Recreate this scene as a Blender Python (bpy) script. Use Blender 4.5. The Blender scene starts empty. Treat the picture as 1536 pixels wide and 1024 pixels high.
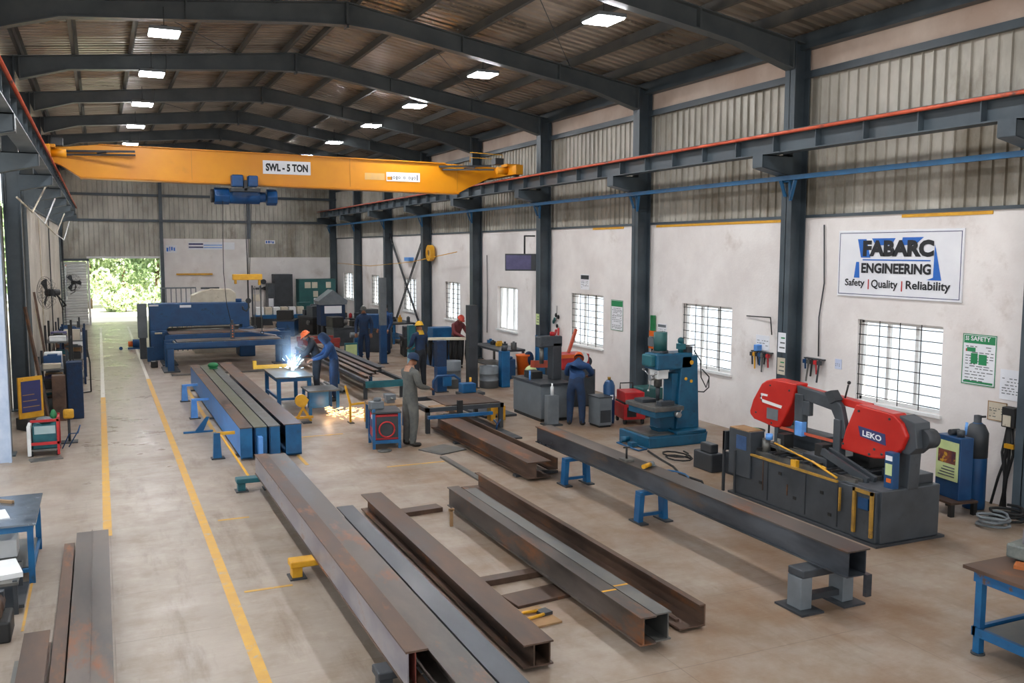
import bpy, bmesh, math, random
from mathutils import Vector, Matrix, Euler, Quaternion
random.seed(7)
SC = bpy.context.scene
COL = SC.collection
PI = math.pi
R = math.radians

# ------------------------------------------------------------------ materials
def hexc(h):
    h = h.lstrip('#')
    c = [int(h[i:i+2], 16)/255 for i in (0, 2, 4)]
    return tuple(x/12.92 if x <= .04045 else ((x+.055)/1.055)**2.4 for x in c)

def M(name, c1, c2=None, rough=.5, metal=0.0, scale=3.0, bump=0.0, lo=.35, hi=.65, stretch=(1, 1, 1), c3=None, c3lo=.6, c3hi=.72, c3scale=1.4, bscale=40, rvar=.12, spec=.5):
    m = bpy.data.materials.new(name); m.use_nodes = True
    nt = m.node_tree; N = nt.nodes; L = nt.links
    b = N['Principled BSDF']
    c1 = hexc(c1) if isinstance(c1, str) else c1
    c2 = c1 if c2 is None else (hexc(c2) if isinstance(c2, str) else c2)
    tc = N.new('ShaderNodeTexCoord'); mp = N.new('ShaderNodeMapping')
    mp.inputs['Scale'].default_value = stretch
    L.new(tc.outputs['Object'], mp.inputs['Vector'])
    no = N.new('ShaderNodeTexNoise'); no.inputs['Scale'].default_value = scale; no.inputs['Detail'].default_value = 6; no.inputs['Roughness'].default_value = .62
    L.new(mp.outputs['Vector'], no.inputs['Vector'])
    cr = N.new('ShaderNodeValToRGB')
    cr.color_ramp.elements[0].position = lo; cr.color_ramp.elements[0].color = (*c1, 1)
    cr.color_ramp.elements[1].position = hi; cr.color_ramp.elements[1].color = (*c2, 1)
    L.new(no.outputs['Fac'], cr.inputs['Fac'])
    out = cr.outputs['Color']
    if c3 is not None:
        c3 = hexc(c3) if isinstance(c3, str) else c3
        n2 = N.new('ShaderNodeTexNoise'); n2.inputs['Scale'].default_value = c3scale; n2.inputs['Detail'].default_value = 8; n2.inputs['Roughness'].default_value = .7
        L.new(mp.outputs['Vector'], n2.inputs['Vector'])
        mr = N.new('ShaderNodeMapRange'); mr.inputs['From Min'].default_value = c3lo; mr.inputs['From Max'].default_value = c3hi
        L.new(n2.outputs['Fac'], mr.inputs['Value'])
        mx = N.new('ShaderNodeMix'); mx.data_type = 'RGBA'
        L.new(mr.outputs['Result'], mx.inputs['Factor']); L.new(out, mx.inputs['A']); mx.inputs['B'].default_value = (*c3, 1)
        out = mx.outputs['Result']
    L.new(out, b.inputs['Base Color'])
    mr2 = N.new('ShaderNodeMapRange'); mr2.inputs['To Min'].default_value = max(.03, rough-rvar); mr2.inputs['To Max'].default_value = min(1, rough+rvar)
    mr2.inputs['From Min'].default_value = .3; mr2.inputs['From Max'].default_value = .7
    L.new(no.outputs['Fac'], mr2.inputs['Value']); L.new(mr2.outputs['Result'], b.inputs['Roughness'])
    b.inputs['Metallic'].default_value = metal
    b.inputs['Specular IOR Level'].default_value = spec
    if bump:
        n3 = N.new('ShaderNodeTexNoise'); n3.inputs['Scale'].default_value = bscale; n3.inputs['Detail'].default_value = 3
        L.new(mp.outputs['Vector'], n3.inputs['Vector'])
        bp = N.new('ShaderNodeBump'); bp.inputs['Strength'].default_value = bump; bp.inputs['Distance'].default_value = .02
        L.new(n3.outputs['Fac'], bp.inputs['Height']); L.new(bp.outputs['Normal'], b.inputs['Normal'])
    return m

def EM(name, col, strength):
    m = bpy.data.materials.new(name); m.use_nodes = True
    nt = m.node_tree; nt.nodes.clear()
    o = nt.nodes.new('ShaderNodeOutputMaterial'); e = nt.nodes.new('ShaderNodeEmission')
    e.inputs['Color'].default_value = (*(hexc(col) if isinstance(col, str) else col), 1); e.inputs['Strength'].default_value = strength
    nt.links.new(e.outputs[0], o.inputs['Surface'])
    return m

# ------------------------------------------------------------------ mesh builder
class MB:
    def __init__(s):
        s.v = []; s.f = []; s.sm = []; s.mi = []; s.cur = 0
    def add(s, vs, fs, smooth=False):
        b = len(s.v); s.v += [tuple(v) for v in vs]
        for f in fs:
            s.f.append([b+i for i in f]); s.sm.append(smooth); s.mi.append(s.cur)
        return s
    def mat(s, i): s.cur = i; return s
    def box(s, x0, x1, y0, y1, z0, z1):
        return s.add([(x, y, z) for x in (x0, x1) for y in (y0, y1) for z in (z0, z1)],
                     [(0, 1, 3, 2), (4, 6, 7, 5), (0, 4, 5, 1), (2, 3, 7, 6), (0, 2, 6, 4), (1, 5, 7, 3)])
    def obox(s, c, size, rot=(0, 0, 0)):
        m = Euler(rot).to_matrix(); c = Vector(c); h = [a/2 for a in size]
        return s.add([c + m @ Vector((x*h[0], y*h[1], z*h[2])) for x in (-1, 1) for y in (-1, 1) for z in (-1, 1)],
                     [(0, 1, 3, 2), (4, 6, 7, 5), (0, 4, 5, 1), (2, 3, 7, 6), (0, 2, 6, 4), (1, 5, 7, 3)])
    def bar(s, p0, p1, w, h, up=(0, 0, 1)):
        p0 = Vector(p0); p1 = Vector(p1); d = (p1-p0).normalized(); u = Vector(up)
        if abs(d.dot(u)) > .99: u = Vector((1, 0, 0))
        a = d.cross(u).normalized(); u = a.cross(d)
        vs = [p + a*i*w/2 + u*j*h/2 for p in (p0, p1) for i in (-1, 1) for j in (-1, 1)]
        return s.add(vs, [(0, 1, 3, 2), (4, 6, 7, 5), (0, 4, 5, 1), (2, 3, 7, 6), (0, 2, 6, 4), (1, 5, 7, 3)])
    def cyl(s, p0, p1, r0, r1=None, n=14, caps=True):
        r1 = r0 if r1 is None else r1
        p0 = Vector(p0); p1 = Vector(p1); d = (p1-p0).normalized()
        u = Vector((0, 0, 1)) if abs(d.z) < .95 else Vector((1, 0, 0))
        a = d.cross(u).normalized(); b = d.cross(a)
        vs = []
        for p, r in ((p0, r0), (p1, r1)):
            vs += [p + (a*math.cos(2*PI*i/n) + b*math.sin(2*PI*i/n))*r for i in range(n)]
        s.add(vs, [(i, (i+1) % n, n+(i+1) % n, n+i) for i in range(n)], True)
        if caps:
            s.add(vs[:n], [tuple(range(n))[::-1]]); s.add(vs[n:], [tuple(range(n))])
        return s
    def tube(s, pts, r, n=6, closed=False):
        pts = [Vector(p) for p in pts]; vs = []; k = len(pts)
        ref = None
        for i, p in enumerate(pts):
            if closed: d = (pts[(i+1) % k]-pts[i-1]).normalized()
            else: d = (pts[min(i+1, k-1)]-pts[max(i-1, 0)]).normalized()
            if ref is None:
                ref = Vector((0, 0, 1)) if abs(d.z) < .9 else Vector((1, 0, 0))
            a = d.cross(ref)
            if a.length < 1e-4: a = d.cross(Vector((.3, 1, .2)))
            a.normalize(); b = d.cross(a); ref = a.cross(d)
            vs += [p + (a*math.cos(2*PI*j/n)+b*math.sin(2*PI*j/n))*r for j in range(n)]
        fs = []
        for i in range(k if closed else k-1):
            q = (i+1) % k
            fs += [(i*n+j, i*n+(j+1) % n, q*n+(j+1) % n, q*n+j) for j in range(n)]
        s.add(vs, fs, True)
        if not closed:
            s.add(vs[:n], [tuple(range(n))[::-1]]); s.add(vs[-n:], [tuple(range(n))])
        return s
    def prism(s, poly, axis, a0, a1):
        def P(p, a):
            return {'x': (a, p[0], p[1]), 'y': (p[0], a, p[1]), 'z': (p[0], p[1], a)}[axis]
        n = len(poly)
        vs = [P(p, a0) for p in poly] + [P(p, a1) for p in poly]
        return s.add(vs, [tuple(range(n))[::-1], tuple(range(n, 2*n))] + [(i, (i+1) % n, n+(i+1) % n, n+i) for i in range(n)])
    def ring(s, c, R0, R1, axis, a0, a1, n=20):
        for i in range(n):
            t0 = 2*PI*i/n; t1 = 2*PI*(i+1)/n
            s.prism([(c[0]+r*math.cos(t), c[1]+r*math.sin(t)) for r, t in ((R0, t0), (R1, t0), (R1, t1), (R0, t1))], axis, a0, a1)
        return s
    def lathe(s, prof, c=(0, 0, 0), n=20, axis='z'):
        c = Vector(c); vs = []
        for r, z in prof:
            for i in range(n):
                t = 2*PI*i/n; x, y = r*math.cos(t), r*math.sin(t)
                vs.append(c + Vector({'z': (x, y, z), 'x': (z, x, y), 'y': (x, z, y)}[axis]))
        fs = [(k*n+i, k*n+(i+1) % n, (k+1)*n+(i+1) % n, (k+1)*n+i) for k in range(len(prof)-1) for i in range(n)]
        s.add(vs, fs, True)
        if prof[0][0] > 1e-4: s.add(vs[:n], [tuple(range(n))[::-1]])
        if prof[-1][0] > 1e-4: s.add(vs[-n:], [tuple(range(n))])
        return s
    def ball(s, c, rx, ry=None, rz=None, n=12, k=8):
        ry = rx if ry is None else ry; rz = rx if rz is None else rz
        c = Vector(c); vs = []
        for j in range(k+1):
            p = PI*j/k
            for i in range(n):
                t = 2*PI*i/n
                vs.append(c+Vector((rx*math.sin(p)*math.cos(t), ry*math.sin(p)*math.sin(t), rz*math.cos(p))))
        return s.add(vs, [(j*n+i, (j+1)*n+i, (j+1)*n+(i+1) % n, j*n+(i+1) % n) for j in range(k) for i in range(n)], True)
    def ibeam(s, x0, x1, y0, y1, z0, z1, tf=.016, tw=.012, web=.5):
        xc = x0+(x1-x0)*web
        s.prism([(x0, z0), (x1, z0), (x1, z0+tf), (xc+tw/2, z0+tf), (xc+tw/2, z1-tf), (x1, z1-tf), (x1, z1), (x0, z1), (x0, z1-tf), (xc-tw/2, z1-tf), (xc-tw/2, z0+tf), (x0, z0+tf)], 'y', y0, y1)
        return s
    def build(s, name, mats=None, parent=None, loc=None, rot=None, bevel=0, seg=2):
        me = bpy.data.meshes.new(name)
        me.from_pydata(s.v, [], s.f)
        me.polygons.foreach_set('use_smooth', s.sm)
        me.polygons.foreach_set('material_index', s.mi)
        bm = bmesh.new(); bm.from_mesh(me)
        bmesh.ops.remove_doubles(bm, verts=bm.verts, dist=1e-6)
        bmesh.ops.recalc_face_normals(bm, faces=bm.faces)
        bm.to_mesh(me); bm.free()
        for m in (mats if isinstance(mats, (list, tuple)) else [mats]):
            if m: me.materials.append(m)
        o = bpy.data.objects.new(name, me); COL.objects.link(o)
        if parent: o.parent = parent
        if loc is not None: o.location = loc
        if rot is not None: o.rotation_euler = rot
        if bevel:
            b = o.modifiers.new('bevel', 'BEVEL'); b.width = bevel; b.segments = seg; b.limit_method = 'ANGLE'; b.angle_limit = R(40)
        return o

def T(name, label, cat, loc=(0, 0, 0), rz=0, group=None):
    o = bpy.data.objects.new(name, None); COL.objects.link(o)
    o.location = loc; o.rotation_euler = (0, 0, rz); o.empty_display_size = .1
    return tag(o, label, cat, group)

def tag(o, label, cat, group=None, kind=None):
    o['label'] = label; o['category'] = cat
    if group: o['group'] = group
    o['kind'] = kind or 'thing'
    return o

def ST(o):
    o['kind'] = 'structure'; return o

def lab(o, label):
    o['label'] = label; return o

def dup(root, loc, rz=None, label=None, group=None):
    r = root.copy(); COL.objects.link(r); r.location = loc
    if rz is not None: r.rotation_euler = (0, 0, rz)
    if label: r['label'] = label
    if group: r['group'] = group
    for ch in list(root.children):
        c = ch.copy(); COL.objects.link(c); c.parent = r
        for g in ch.children:
            d = g.copy(); COL.objects.link(d); d.parent = c
    return r

def text_mesh(s, bold=0.0):
    cu = bpy.data.curves.new('txt', 'FONT'); cu.body = s; cu.offset = bold; cu.resolution_u = 3; cu.extrude = 0
    o = bpy.data.objects.new('txt', cu); COL.objects.link(o)
    dg = bpy.context.evaluated_depsgraph_get(); dg.update()
    me = bpy.data.meshes.new_from_object(o.evaluated_get(dg))
    vs = [v.co.copy() for v in me.vertices]; fs = [tuple(p.vertices) for p in me.polygons]
    bpy.data.objects.remove(o); bpy.data.curves.remove(cu); bpy.data.meshes.remove(me)
    x0 = min(v.x for v in vs); x1 = max(v.x for v in vs); y0 = min(v.y for v in vs); y1 = max(v.y for v in vs)
    return [((v.x-x0)/(x1-x0), (v.y-y0)/(y1-y0)) for v in vs], fs

def put_text(mb, s, plane, u0, u1, v0, v1, d, bold=0.0, slant=0.0):
    """plane 'yz': faces -X, u runs along -Y; plane 'xz': faces -Y, u runs along +X"""
    vs, fs = text_mesh(s, bold)
    pts = []
    for a, b in vs:
        u = u0+(u1-u0)*a; v = v0+(v1-v0)*b + slant*(a)
        pts.append((d, u, v) if plane == 'yz' else (u, d, v))
    mb.add(pts, fs); return mb
# ------------------------------------------------------------------ material library
frame_steel = M('frame_steel', '#333c43', '#48535a', rough=.42, scale=1.2, c3='#4c5154', c3scale=.8, c3lo=.58, c3hi=.75)
rafter_steel = M('rafter_steel', '#3a4145', '#52585a', rough=.42, scale=1.0)
purlin_steel = M('purlin_steel', '#3f4345', '#5c5b57', rough=.5, scale=2)
plaster = M('white_plaster', '#d6cfcb', '#e6e1dd', rough=.9, scale=.9, bump=.15, bscale=25, c3='#b9aca2', c3scale=.75, c3lo=.58, c3hi=.8, rvar=.05)
plaster_pink = M('tan_plaster', '#b9a495', '#d3c3b6', rough=.9, scale=.8, c3='#9a8170', c3scale=.9, c3lo=.6, c3hi=.8)
sheet_metal = M('wall_sheet_metal', '#8d887c', '#bcb7ac', rough=.42, metal=.22, scale=.9, c3='#6d6250', c3scale=.7, c3lo=.52, c3hi=.75, stretch=(1, 1, .5))
roof_sheet = M('roof_sheet_metal', '#958a7c', '#bfb5a8', rough=.36, metal=.55, scale=.55, c3='#6a5b4d', c3scale=.5, c3lo=.5, c3hi=.75, stretch=(.5, 1, 1))
left_sheet = M('left_wall_sheet', '#a39a8d', '#c0b8ab', rough=.7, scale=.6, c3='#8b7f70', c3scale=.8)
crane_yellow = M('crane_yellow_paint', '#cf8408', '#da920c', rough=.42, scale=.8, c3='#b87c18', c3scale=1.2, c3lo=.6, c3hi=.8)
safety_yellow = M('safety_yellow_paint', '#c98f16', '#dba52a', rough=.5, scale=6, c3='#6b5a35', c3scale=9, c3lo=.62, c3hi=.7)
machine_blue = M('machine_blue_paint', '#0d4a76', '#16608f', rough=.42, scale=3, c3='#23404f', c3scale=4, c3lo=.6, c3hi=.72)
deep_blue = M('deep_blue_paint', '#0e3760', '#154873', rough=.42, scale=3, c3='#1a2c40', c3scale=3, c3lo=.58, c3hi=.72)
bright_blue = M('bright_blue_paint', '#4a86cf', '#6aa2e2', rough=.5, scale=4, c3='#8aa2c0', c3scale=5, c3lo=.62, c3hi=.75)
pipe_blue = M('pipe_blue_paint', '#134a70', '#1a5a84', rough=.45, scale=4, c3='#39424a', c3scale=3, c3lo=.6, c3hi=.7)
hoist_blue = M('hoist_blue_paint', '#0b3a68', '#104a80', rough=.38, scale=4)
drill_blue = M('drill_blue_paint', '#0c4562', '#135876', rough=.42, scale=4, c3='#1d3038', c3scale=5, c3lo=.57, c3hi=.7)
teal_paint = M('teal_paint', '#14505a', '#1d636c', rough=.5, scale=5)
cabinet_green = M('cabinet_green_paint', '#1c4a4a', '#245a58', rough=.5, scale=2)
green_paint = M('green_paint', '#1f6b3c', '#2b8350', rough=.5, scale=5)
saw_red = M('saw_red_paint', '#b01d14', '#c52a1c', rough=.4, scale=2, c3='#7a2a20', c3scale=7, c3lo=.66, c3hi=.72)
welder_red = M('welder_red_paint', '#a51d22', '#bb2a2c', rough=.42, scale=4, c3='#4a1a1c', c3scale=6, c3lo=.64, c3hi=.72)
rail_red = M('red_conductor_bar', '#b04a30', '#c4573a', rough=.5, scale=5, c3='#5d4640', c3scale=4, c3lo=.55, c3hi=.65, stretch=(1, .6, 1))
machine_grey = M('machine_grey_paint', '#33383d', '#43484d', rough=.45, scale=2.5, c3='#2a2d2f', c3scale=3, c3lo=.58, c3hi=.72)
mid_grey = M('mid_grey_paint', '#5e6468', '#6f7579', rough=.5, scale=3)
dark_grey = M('dark_grey_paint', '#2a2d31', '#383c40', rough=.5, scale=3)
black = M('black_paint', '#141414', '#1f1f1f', rough=.55, scale=4)
rubber = M('black_rubber', '#161616', '#222222', rough=.8, scale=6)
mill_steel = M('mill_scale_steel', '#3a3531', '#6a6059', rough=.42, metal=.4, scale=2.4, c3='#7d4f2e', c3scale=2.2, c3lo=.56, c3hi=.68, stretch=(1, .35, 1))
rust_steel = M('rusty_brown_steel', '#3b2d25', '#6a5243', rough=.5, metal=.3, scale=2.6, c3='#8a5428', c3scale=2.4, c3lo=.56, c3hi=.68, stretch=(1, .35, 1))
blue_steel = M('blue_grey_steel', '#33373d', '#585c62', rough=.38, metal=.45, scale=2.2, c3='#6a5440', c3scale=1.8, c3lo=.57, c3hi=.7, stretch=(1, .3, 1))
pale_steel = M('pale_web_steel', '#77747e', '#a59f9f', rough=.42, metal=.3, scale=3, c3='#8d6d52', c3scale=3, c3lo=.56, c3hi=.72, stretch=(1, .5, 1))
bare_steel = M('bare_steel', '#8e8f90', '#a8a8a6', rough=.3, metal=.8, scale=4)
dull_steel = M('dull_steel', '#5b5c5c', '#77756f', rough=.42, metal=.6, scale=5)
white_paint = M('white_paint', '#d9dad8', '#e6e6e4', rough=.5, scale=3)
cream_paint = M('cream_paint', '#b8ad98', '#cbc1ad', rough=.55, scale=3, c3='#8a7c66', c3scale=4)
board_white = M('sign_white_board', '#dcdde2', '#e6e7ea', rough=.45, scale=1.5)
sign_black = M('sign_black_ink', '#14161a', '#1b1d22', rough=.5)
sign_blue = M('sign_blue_ink', '#2060b4', '#2a6cc2', rough=.5)
sign_green = M('poster_green_ink', '#1c7a48', '#228554', rough=.55)
sign_red = M('sign_red_ink', '#b8322c', '#c23c34', rough=.5)
sign_navy = M('sign_navy_ink', '#2c2f58', '#353868', rough=.5)
ink_grey = M('poster_grey_ink', '#4c5050', '#6a6e6c', rough=.6, scale=9)
purple_paint = M('muted_purple', '#4a4668', '#5a567a', rough=.6, scale=6)
orange_paint = M('orange_paint', '#cf5a18', '#df6a24', rough=.42, scale=4)
cardboard = M('cardboard', '#8a6a48', '#a07f5a', rough=.8, scale=4)
wood = M('wood_plank', '#7d6247', '#9a7c5c', rough=.75, scale=3, stretch=(1, .2, 1))
lime_paper = M('pale_lime_panel', '#b7c88a', '#c9d69c', rough=.6, scale=3)
skin = M('skin', '#7c5038', '#8a5c42', rough=.6, scale=8)
hair = M('black_hair', '#120e0c', '#1d1714', rough=.7, scale=20)
cloth_navy = M('navy_coverall', '#16263f', '#1f3553', rough=.85, scale=9, bump=.3, bscale=30)
cloth_blue = M('blue_coverall', '#173258', '#20446f', rough=.85, scale=9, bump=.3, bscale=30)
cloth_grey = M('grey_coverall', '#4d4f4d', '#65645f', rough=.88, scale=8, bump=.3, bscale=30)
cloth_dark = M('dark_trousers', '#1b1e24', '#2a2d33', rough=.88, scale=8, bump=.3, bscale=30)
cloth_yellow = M('yellow_scarf', '#c79a1e', '#d8ad32', rough=.8, scale=9)
cloth_tan = M('tan_collar', '#a07862', '#b38c76', rough=.85, scale=9)
boot = M('work_boot', '#17130f', '#241d17', rough=.7, scale=8)
helmet_orange = M('orange_helmet', '#cf5216', '#dd6020', rough=.3)
helmet_yellow = M('yellow_helmet', '#d6a41c', '#e0b02c', rough=.3)
helmet_white = M('white_helmet', '#d8d6d0', '#e4e2dc', rough=.3)
line_yellow = M('worn_yellow_line_paint', '#bd8f3d', '#cd9f48', rough=.6, scale=5, c3='#a59a86', c3scale=7, c3lo=.56, c3hi=.66)
line_white = M('worn_white_line_paint', '#cfc9be', '#dbd6cc', rough=.5, scale=5, c3='#a59a86', c3scale=7, c3lo=.56, c3hi=.66)
asphalt = M('yard_ground', '#c9c4b6', '#d9d5c8', rough=.9, scale=.4)
leaf_a = M('leaf_green', '#a9bd8c', '#d3e0ba', rough=.6, scale=2)
leaf_b = M('leaf_dark_green', '#86a272', '#b6cb9c', rough=.6, scale=2)
bark = M('tree_bark', '#55432f', '#6c573f', rough=.9, scale=6)
lamp_glow = EM('lamp_panel_glow', (.96, .97, 1.0), 130)

def glass_mat():
    m = bpy.data.materials.new('window_glass'); m.use_nodes = True
    nt = m.node_tree; nt.nodes.clear()
    o = nt.nodes.new('ShaderNodeOutputMaterial'); t = nt.nodes.new('ShaderNodeBsdfTransparent'); g = nt.nodes.new('ShaderNodeBsdfGlossy')
    t.inputs['Color'].default_value = (.93, .95, .96, 1); g.inputs['Roughness'].default_value = .05
    x = nt.nodes.new('ShaderNodeMixShader'); x.inputs['Fac'].default_value = .06
    nt.links.new(t.outputs[0], x.inputs[1]); nt.links.new(g.outputs[0], x.inputs[2]); nt.links.new(x.outputs[0], o.inputs['Surface'])
    return m
glass = glass_mat()

def floor_mat():
    m = bpy.data.materials.new('concrete_floor'); m.use_nodes = True
    nt = m.node_tree; N = nt.nodes; L = nt.links; b = N['Principled BSDF']
    tc = N.new('ShaderNodeTexCoord')
    def noise(sc, det=8, ro=.65, vec=None):
        n = N.new('ShaderNodeTexNoise'); n.inputs['Scale'].default_value = sc; n.inputs['Detail'].default_value = det; n.inputs['Roughness'].default_value = ro
        L.new(vec or tc.outputs['Object'], n.inputs['Vector']); return n
    def ramp(src, p0, c0, p1, c1):
        r = N.new('ShaderNodeValToRGB'); e = r.color_ramp.elements
        e[0].position = p0; e[0].color = (*hexc(c0), 1); e[1].position = p1; e[1].color = (*hexc(c1), 1)
        L.new(src, r.inputs['Fac']); return r.outputs['Color']
    def mixc(f, a, bb, typ='MIX'):
        x = N.new('ShaderNodeMix'); x.data_type = 'RGBA'; x.blend_type = typ
        if isinstance(f, float): x.inputs['Factor'].default_value = f
        else: L.new(f, x.inputs['Factor'])
        L.new(a, x.inputs['A'])
        if isinstance(bb, str): x.inputs['B'].default_value = (*hexc(bb), 1)
        else: L.new(bb, x.inputs['B'])
        return x.outputs['Result']
    def rng(src, a, bb, c=0., d=1.):
        r = N.new('ShaderNodeMapRange'); r.inputs['From Min'].default_value = a; r.inputs['From Max'].default_value = bb
        r.inputs['To Min'].default_value = c; r.inputs['To Max'].default_value = d; L.new(src, r.inputs['Value']); return r.outputs['Result']
    base = ramp(noise(.35).outputs['Fac'], .3, '#8b7e71', .7, '#a4978a')
    n2 = noise(1.7)
    base = mixc(rng(n2.outputs['Fac'], .47, .7, 0, .7), base, '#7b6752')
    n3 = noise(6, 6)
    base = mixc(rng(n3.outputs['Fac'], .55, .75, 0, .4), base, '#b4a797')
    # grime streaks along the beams' direction
    mp = N.new('ShaderNodeMapping'); mp.inputs['Scale'].default_value = (2.2, .35, 1); L.new(tc.outputs['Object'], mp.inputs['Vector'])
    n4 = noise(1.1, 7, .7, mp.outputs['Vector'])
    base = mixc(rng(n4.outputs['Fac'], .53, .72, 0, .75), base, '#65523f')
    # rust-brown working side of the floor (right of the aisle)
    sp = N.new('ShaderNodeSeparateXYZ'); L.new(tc.outputs['Object'], sp.inputs[0])
    n7 = noise(.8, 7, .7)
    mb = N.new('ShaderNodeMath'); mb.operation = 'MULTIPLY'
    L.new(rng(sp.outputs['X'], 1.5, 4.5, .1, .9), mb.inputs[0]); L.new(rng(n7.outputs['Fac'], .38, .68), mb.inputs[1])
    base = mixc(mb.outputs[0], base, '#7d5f42')
    # scratches across
    mp2 = N.new('ShaderNodeMapping'); mp2.inputs['Scale'].default_value = (.5, 5, 1); L.new(tc.outputs['Object'], mp2.inputs['Vector'])
    n5 = noise(2.0, 6, .7, mp2.outputs['Vector'])
    base = mixc(rng(n5.outputs['Fac'], .58, .72, 0, .3), base, '#7f7264')
    # slab joints
    br = N.new('ShaderNodeTexBrick'); br.offset = 0; br.inputs['Scale'].default_value = 1
    br.inputs['Brick Width'].default_value = 2.2; br.inputs['Row Height'].default_value = 1.25; br.inputs['Mortar Size'].default_value = .006; br.inputs['Mortar Smooth'].default_value = .3
    L.new(tc.outputs['Object'], br.inputs['Vector'])
    n6 = noise(.9)
    j = N.new('ShaderNodeMath'); j.operation = 'MULTIPLY'
    L.new(br.outputs['Fac'], j.inputs[0]); L.new(rng(n6.outputs['Fac'], .4, .6, 0.05, .5), j.inputs[1])
    base = mixc(j.outputs[0], base, '#5c4e42')
    L.new(base, b.inputs['Base Color'])
    # the aisle between the lines is worn smooth
    m1 = N.new('ShaderNodeMath'); m1.operation = 'MULTIPLY'; L.new(rng(sp.outputs['X'], -.7, -.2), m1.inputs[0]); L.new(rng(sp.outputs['X'], 1.3, .9), m1.inputs[1])
    my = N.new('ShaderNodeMath'); my.operation = 'MULTIPLY'; L.new(m1.outputs[0], my.inputs[0]); L.new(rng(sp.outputs['Y'], 12, 18), my.inputs[1])
    m2 = N.new('ShaderNodeMath'); m2.operation = 'MULTIPLY'; L.new(my.outputs[0], m2.inputs[0]); L.new(rng(n5.outputs['Fac'], .4, .6, .2, 1), m2.inputs[1])
    m3 = N.new('ShaderNodeMapRange'); L.new(m2.outputs[0], m3.inputs['Value']); m3.inputs['To Min'].default_value = 0; m3.inputs['To Max'].default_value = -.13
    m4 = N.new('ShaderNodeMath'); m4.operation = 'ADD'; L.new(m3.outputs['Result'], m4.inputs[0]); L.new(rng(noise(1.3, 5).outputs['Fac'], .35, .65, .32, .52), m4.inputs[1])
    L.new(m4.outputs[0], b.inputs['Roughness'])
    bp = N.new('ShaderNodeBump'); bp.inputs['Strength'].default_value = .2; bp.inputs['Distance'].default_value = .02
    L.new(n5.outputs['Fac'], bp.inputs['Height']); L.new(bp.outputs['Normal'], b.inputs['Normal'])
    return m
concrete = floor_mat()
# ------------------------------------------------------------------ setting: hall shell
Y0, YB = -4.0, 47.84          # front and back of the hall
XL, XR_ = -1.8, 11.43         # inner faces of the left and right walls
RIDGE = 4.53
FY = [12.84+5*i for i in range(-3, 8)]; FY[2] = 8.08        # portal frames
def roof_z(x):                 # underside of roof sheet
    return (8.5 - (x-RIDGE)*.172) if x >= RIDGE else (8.5 - (RIDGE-x)*.094)

ST(MB().box(-12, 13.5, Y0-6, 75, -.2, 0).build('floor', concrete))

# right wall: masonry with window openings
wins = [(-.26, 1.43), (4.74, 6.43)] + [(9.74, 11.43), (14.74, 16.45), (19.84, 21.55), (24.99, 26.5), (29.8, 31.3), (34.66, 36.3), (39.9, 41.2), (44.5, 46.4)]
WZ0, WZ1 = 1.1, 2.43
b = MB(); prev = Y0
for (a, c) in wins:
    b.box(XR_, XR_+.23, prev, a, 0, 4.15)
    b.box(XR_, XR_+.23, a, c, 0, WZ0); b.box(XR_, XR_+.23, a, c, WZ1, 4.15)
    prev = c
b.box(XR_, XR_+.23, prev, YB, 0, 4.15)
ST(b.build('wall_right', plaster))

def corrugated(mb, a0, a1, z0f, z1f, plane, d, pitch, depth, rib=.35):
    """vertical ribbed sheet; a runs along the wall, ribs stand towards the room (sign of depth)"""
    vs = []; a = a0
    prof = []
    while a < a1:
        w = pitch
        for t, e in ((0, 0), (1-rib, 0), (1-rib*.72, 1), (1-rib*.28, 1)):
            if a+t*w <= a1: prof.append((a+t*w, e*depth))
        a += w
    prof.append((a1, 0))
    for (p, e) in prof:
        z0 = z0f(p) if callable(z0f) else z0f; z1 = z1f(p) if callable(z1f) else z1f
        for z in (z0, z1):
            vs.append((d+e, p, z) if plane == 'x' else (p, d+e, z))
    n = len(prof)
    mb.add(vs, [(2*i, 2*i+2, 2*i+3, 2*i+1) for i in range(n-1)])
    return mb

ST(corrugated(MB(), Y0, YB, 4.15, 6.56, 'x', XR_+.06, .215, -.035, .16).build('wall_right_sheeting', sheet_metal))
ST(MB().box(XR_+.02, XR_+.12, Y0, YB, 6.56, 7.38).build('wall_right_upper_band', plaster_pink))
ST(MB().box(XR_-.03, XR_+.06, Y0, YB, 4.13, 4.18).build('trim_1', frame_steel))
# worn yellow strip under the sheeting in two bays
for (y0, y1) in ((13.2, 17.5), (18.9, 20.4), (9.0, 10.6)):
    ST(MB().box(XR_-.012, XR_-.002, y0, y1, 4.07, 4.12).build('trim_2', safety_yellow))
# girts and eave beam on the right wall
ST(MB().box(XR_-.06, XR_+.02, Y0, YB, 6.54, 6.66).build('trim_3', frame_steel))
ST(MB().box(XR_-.16, XR_+.02, Y0, YB, 7.02, 7.1).box(XR_-.1, XR_-.06, Y0, YB, 7.1, 7.3).build('trim_4', frame_steel))

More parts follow.
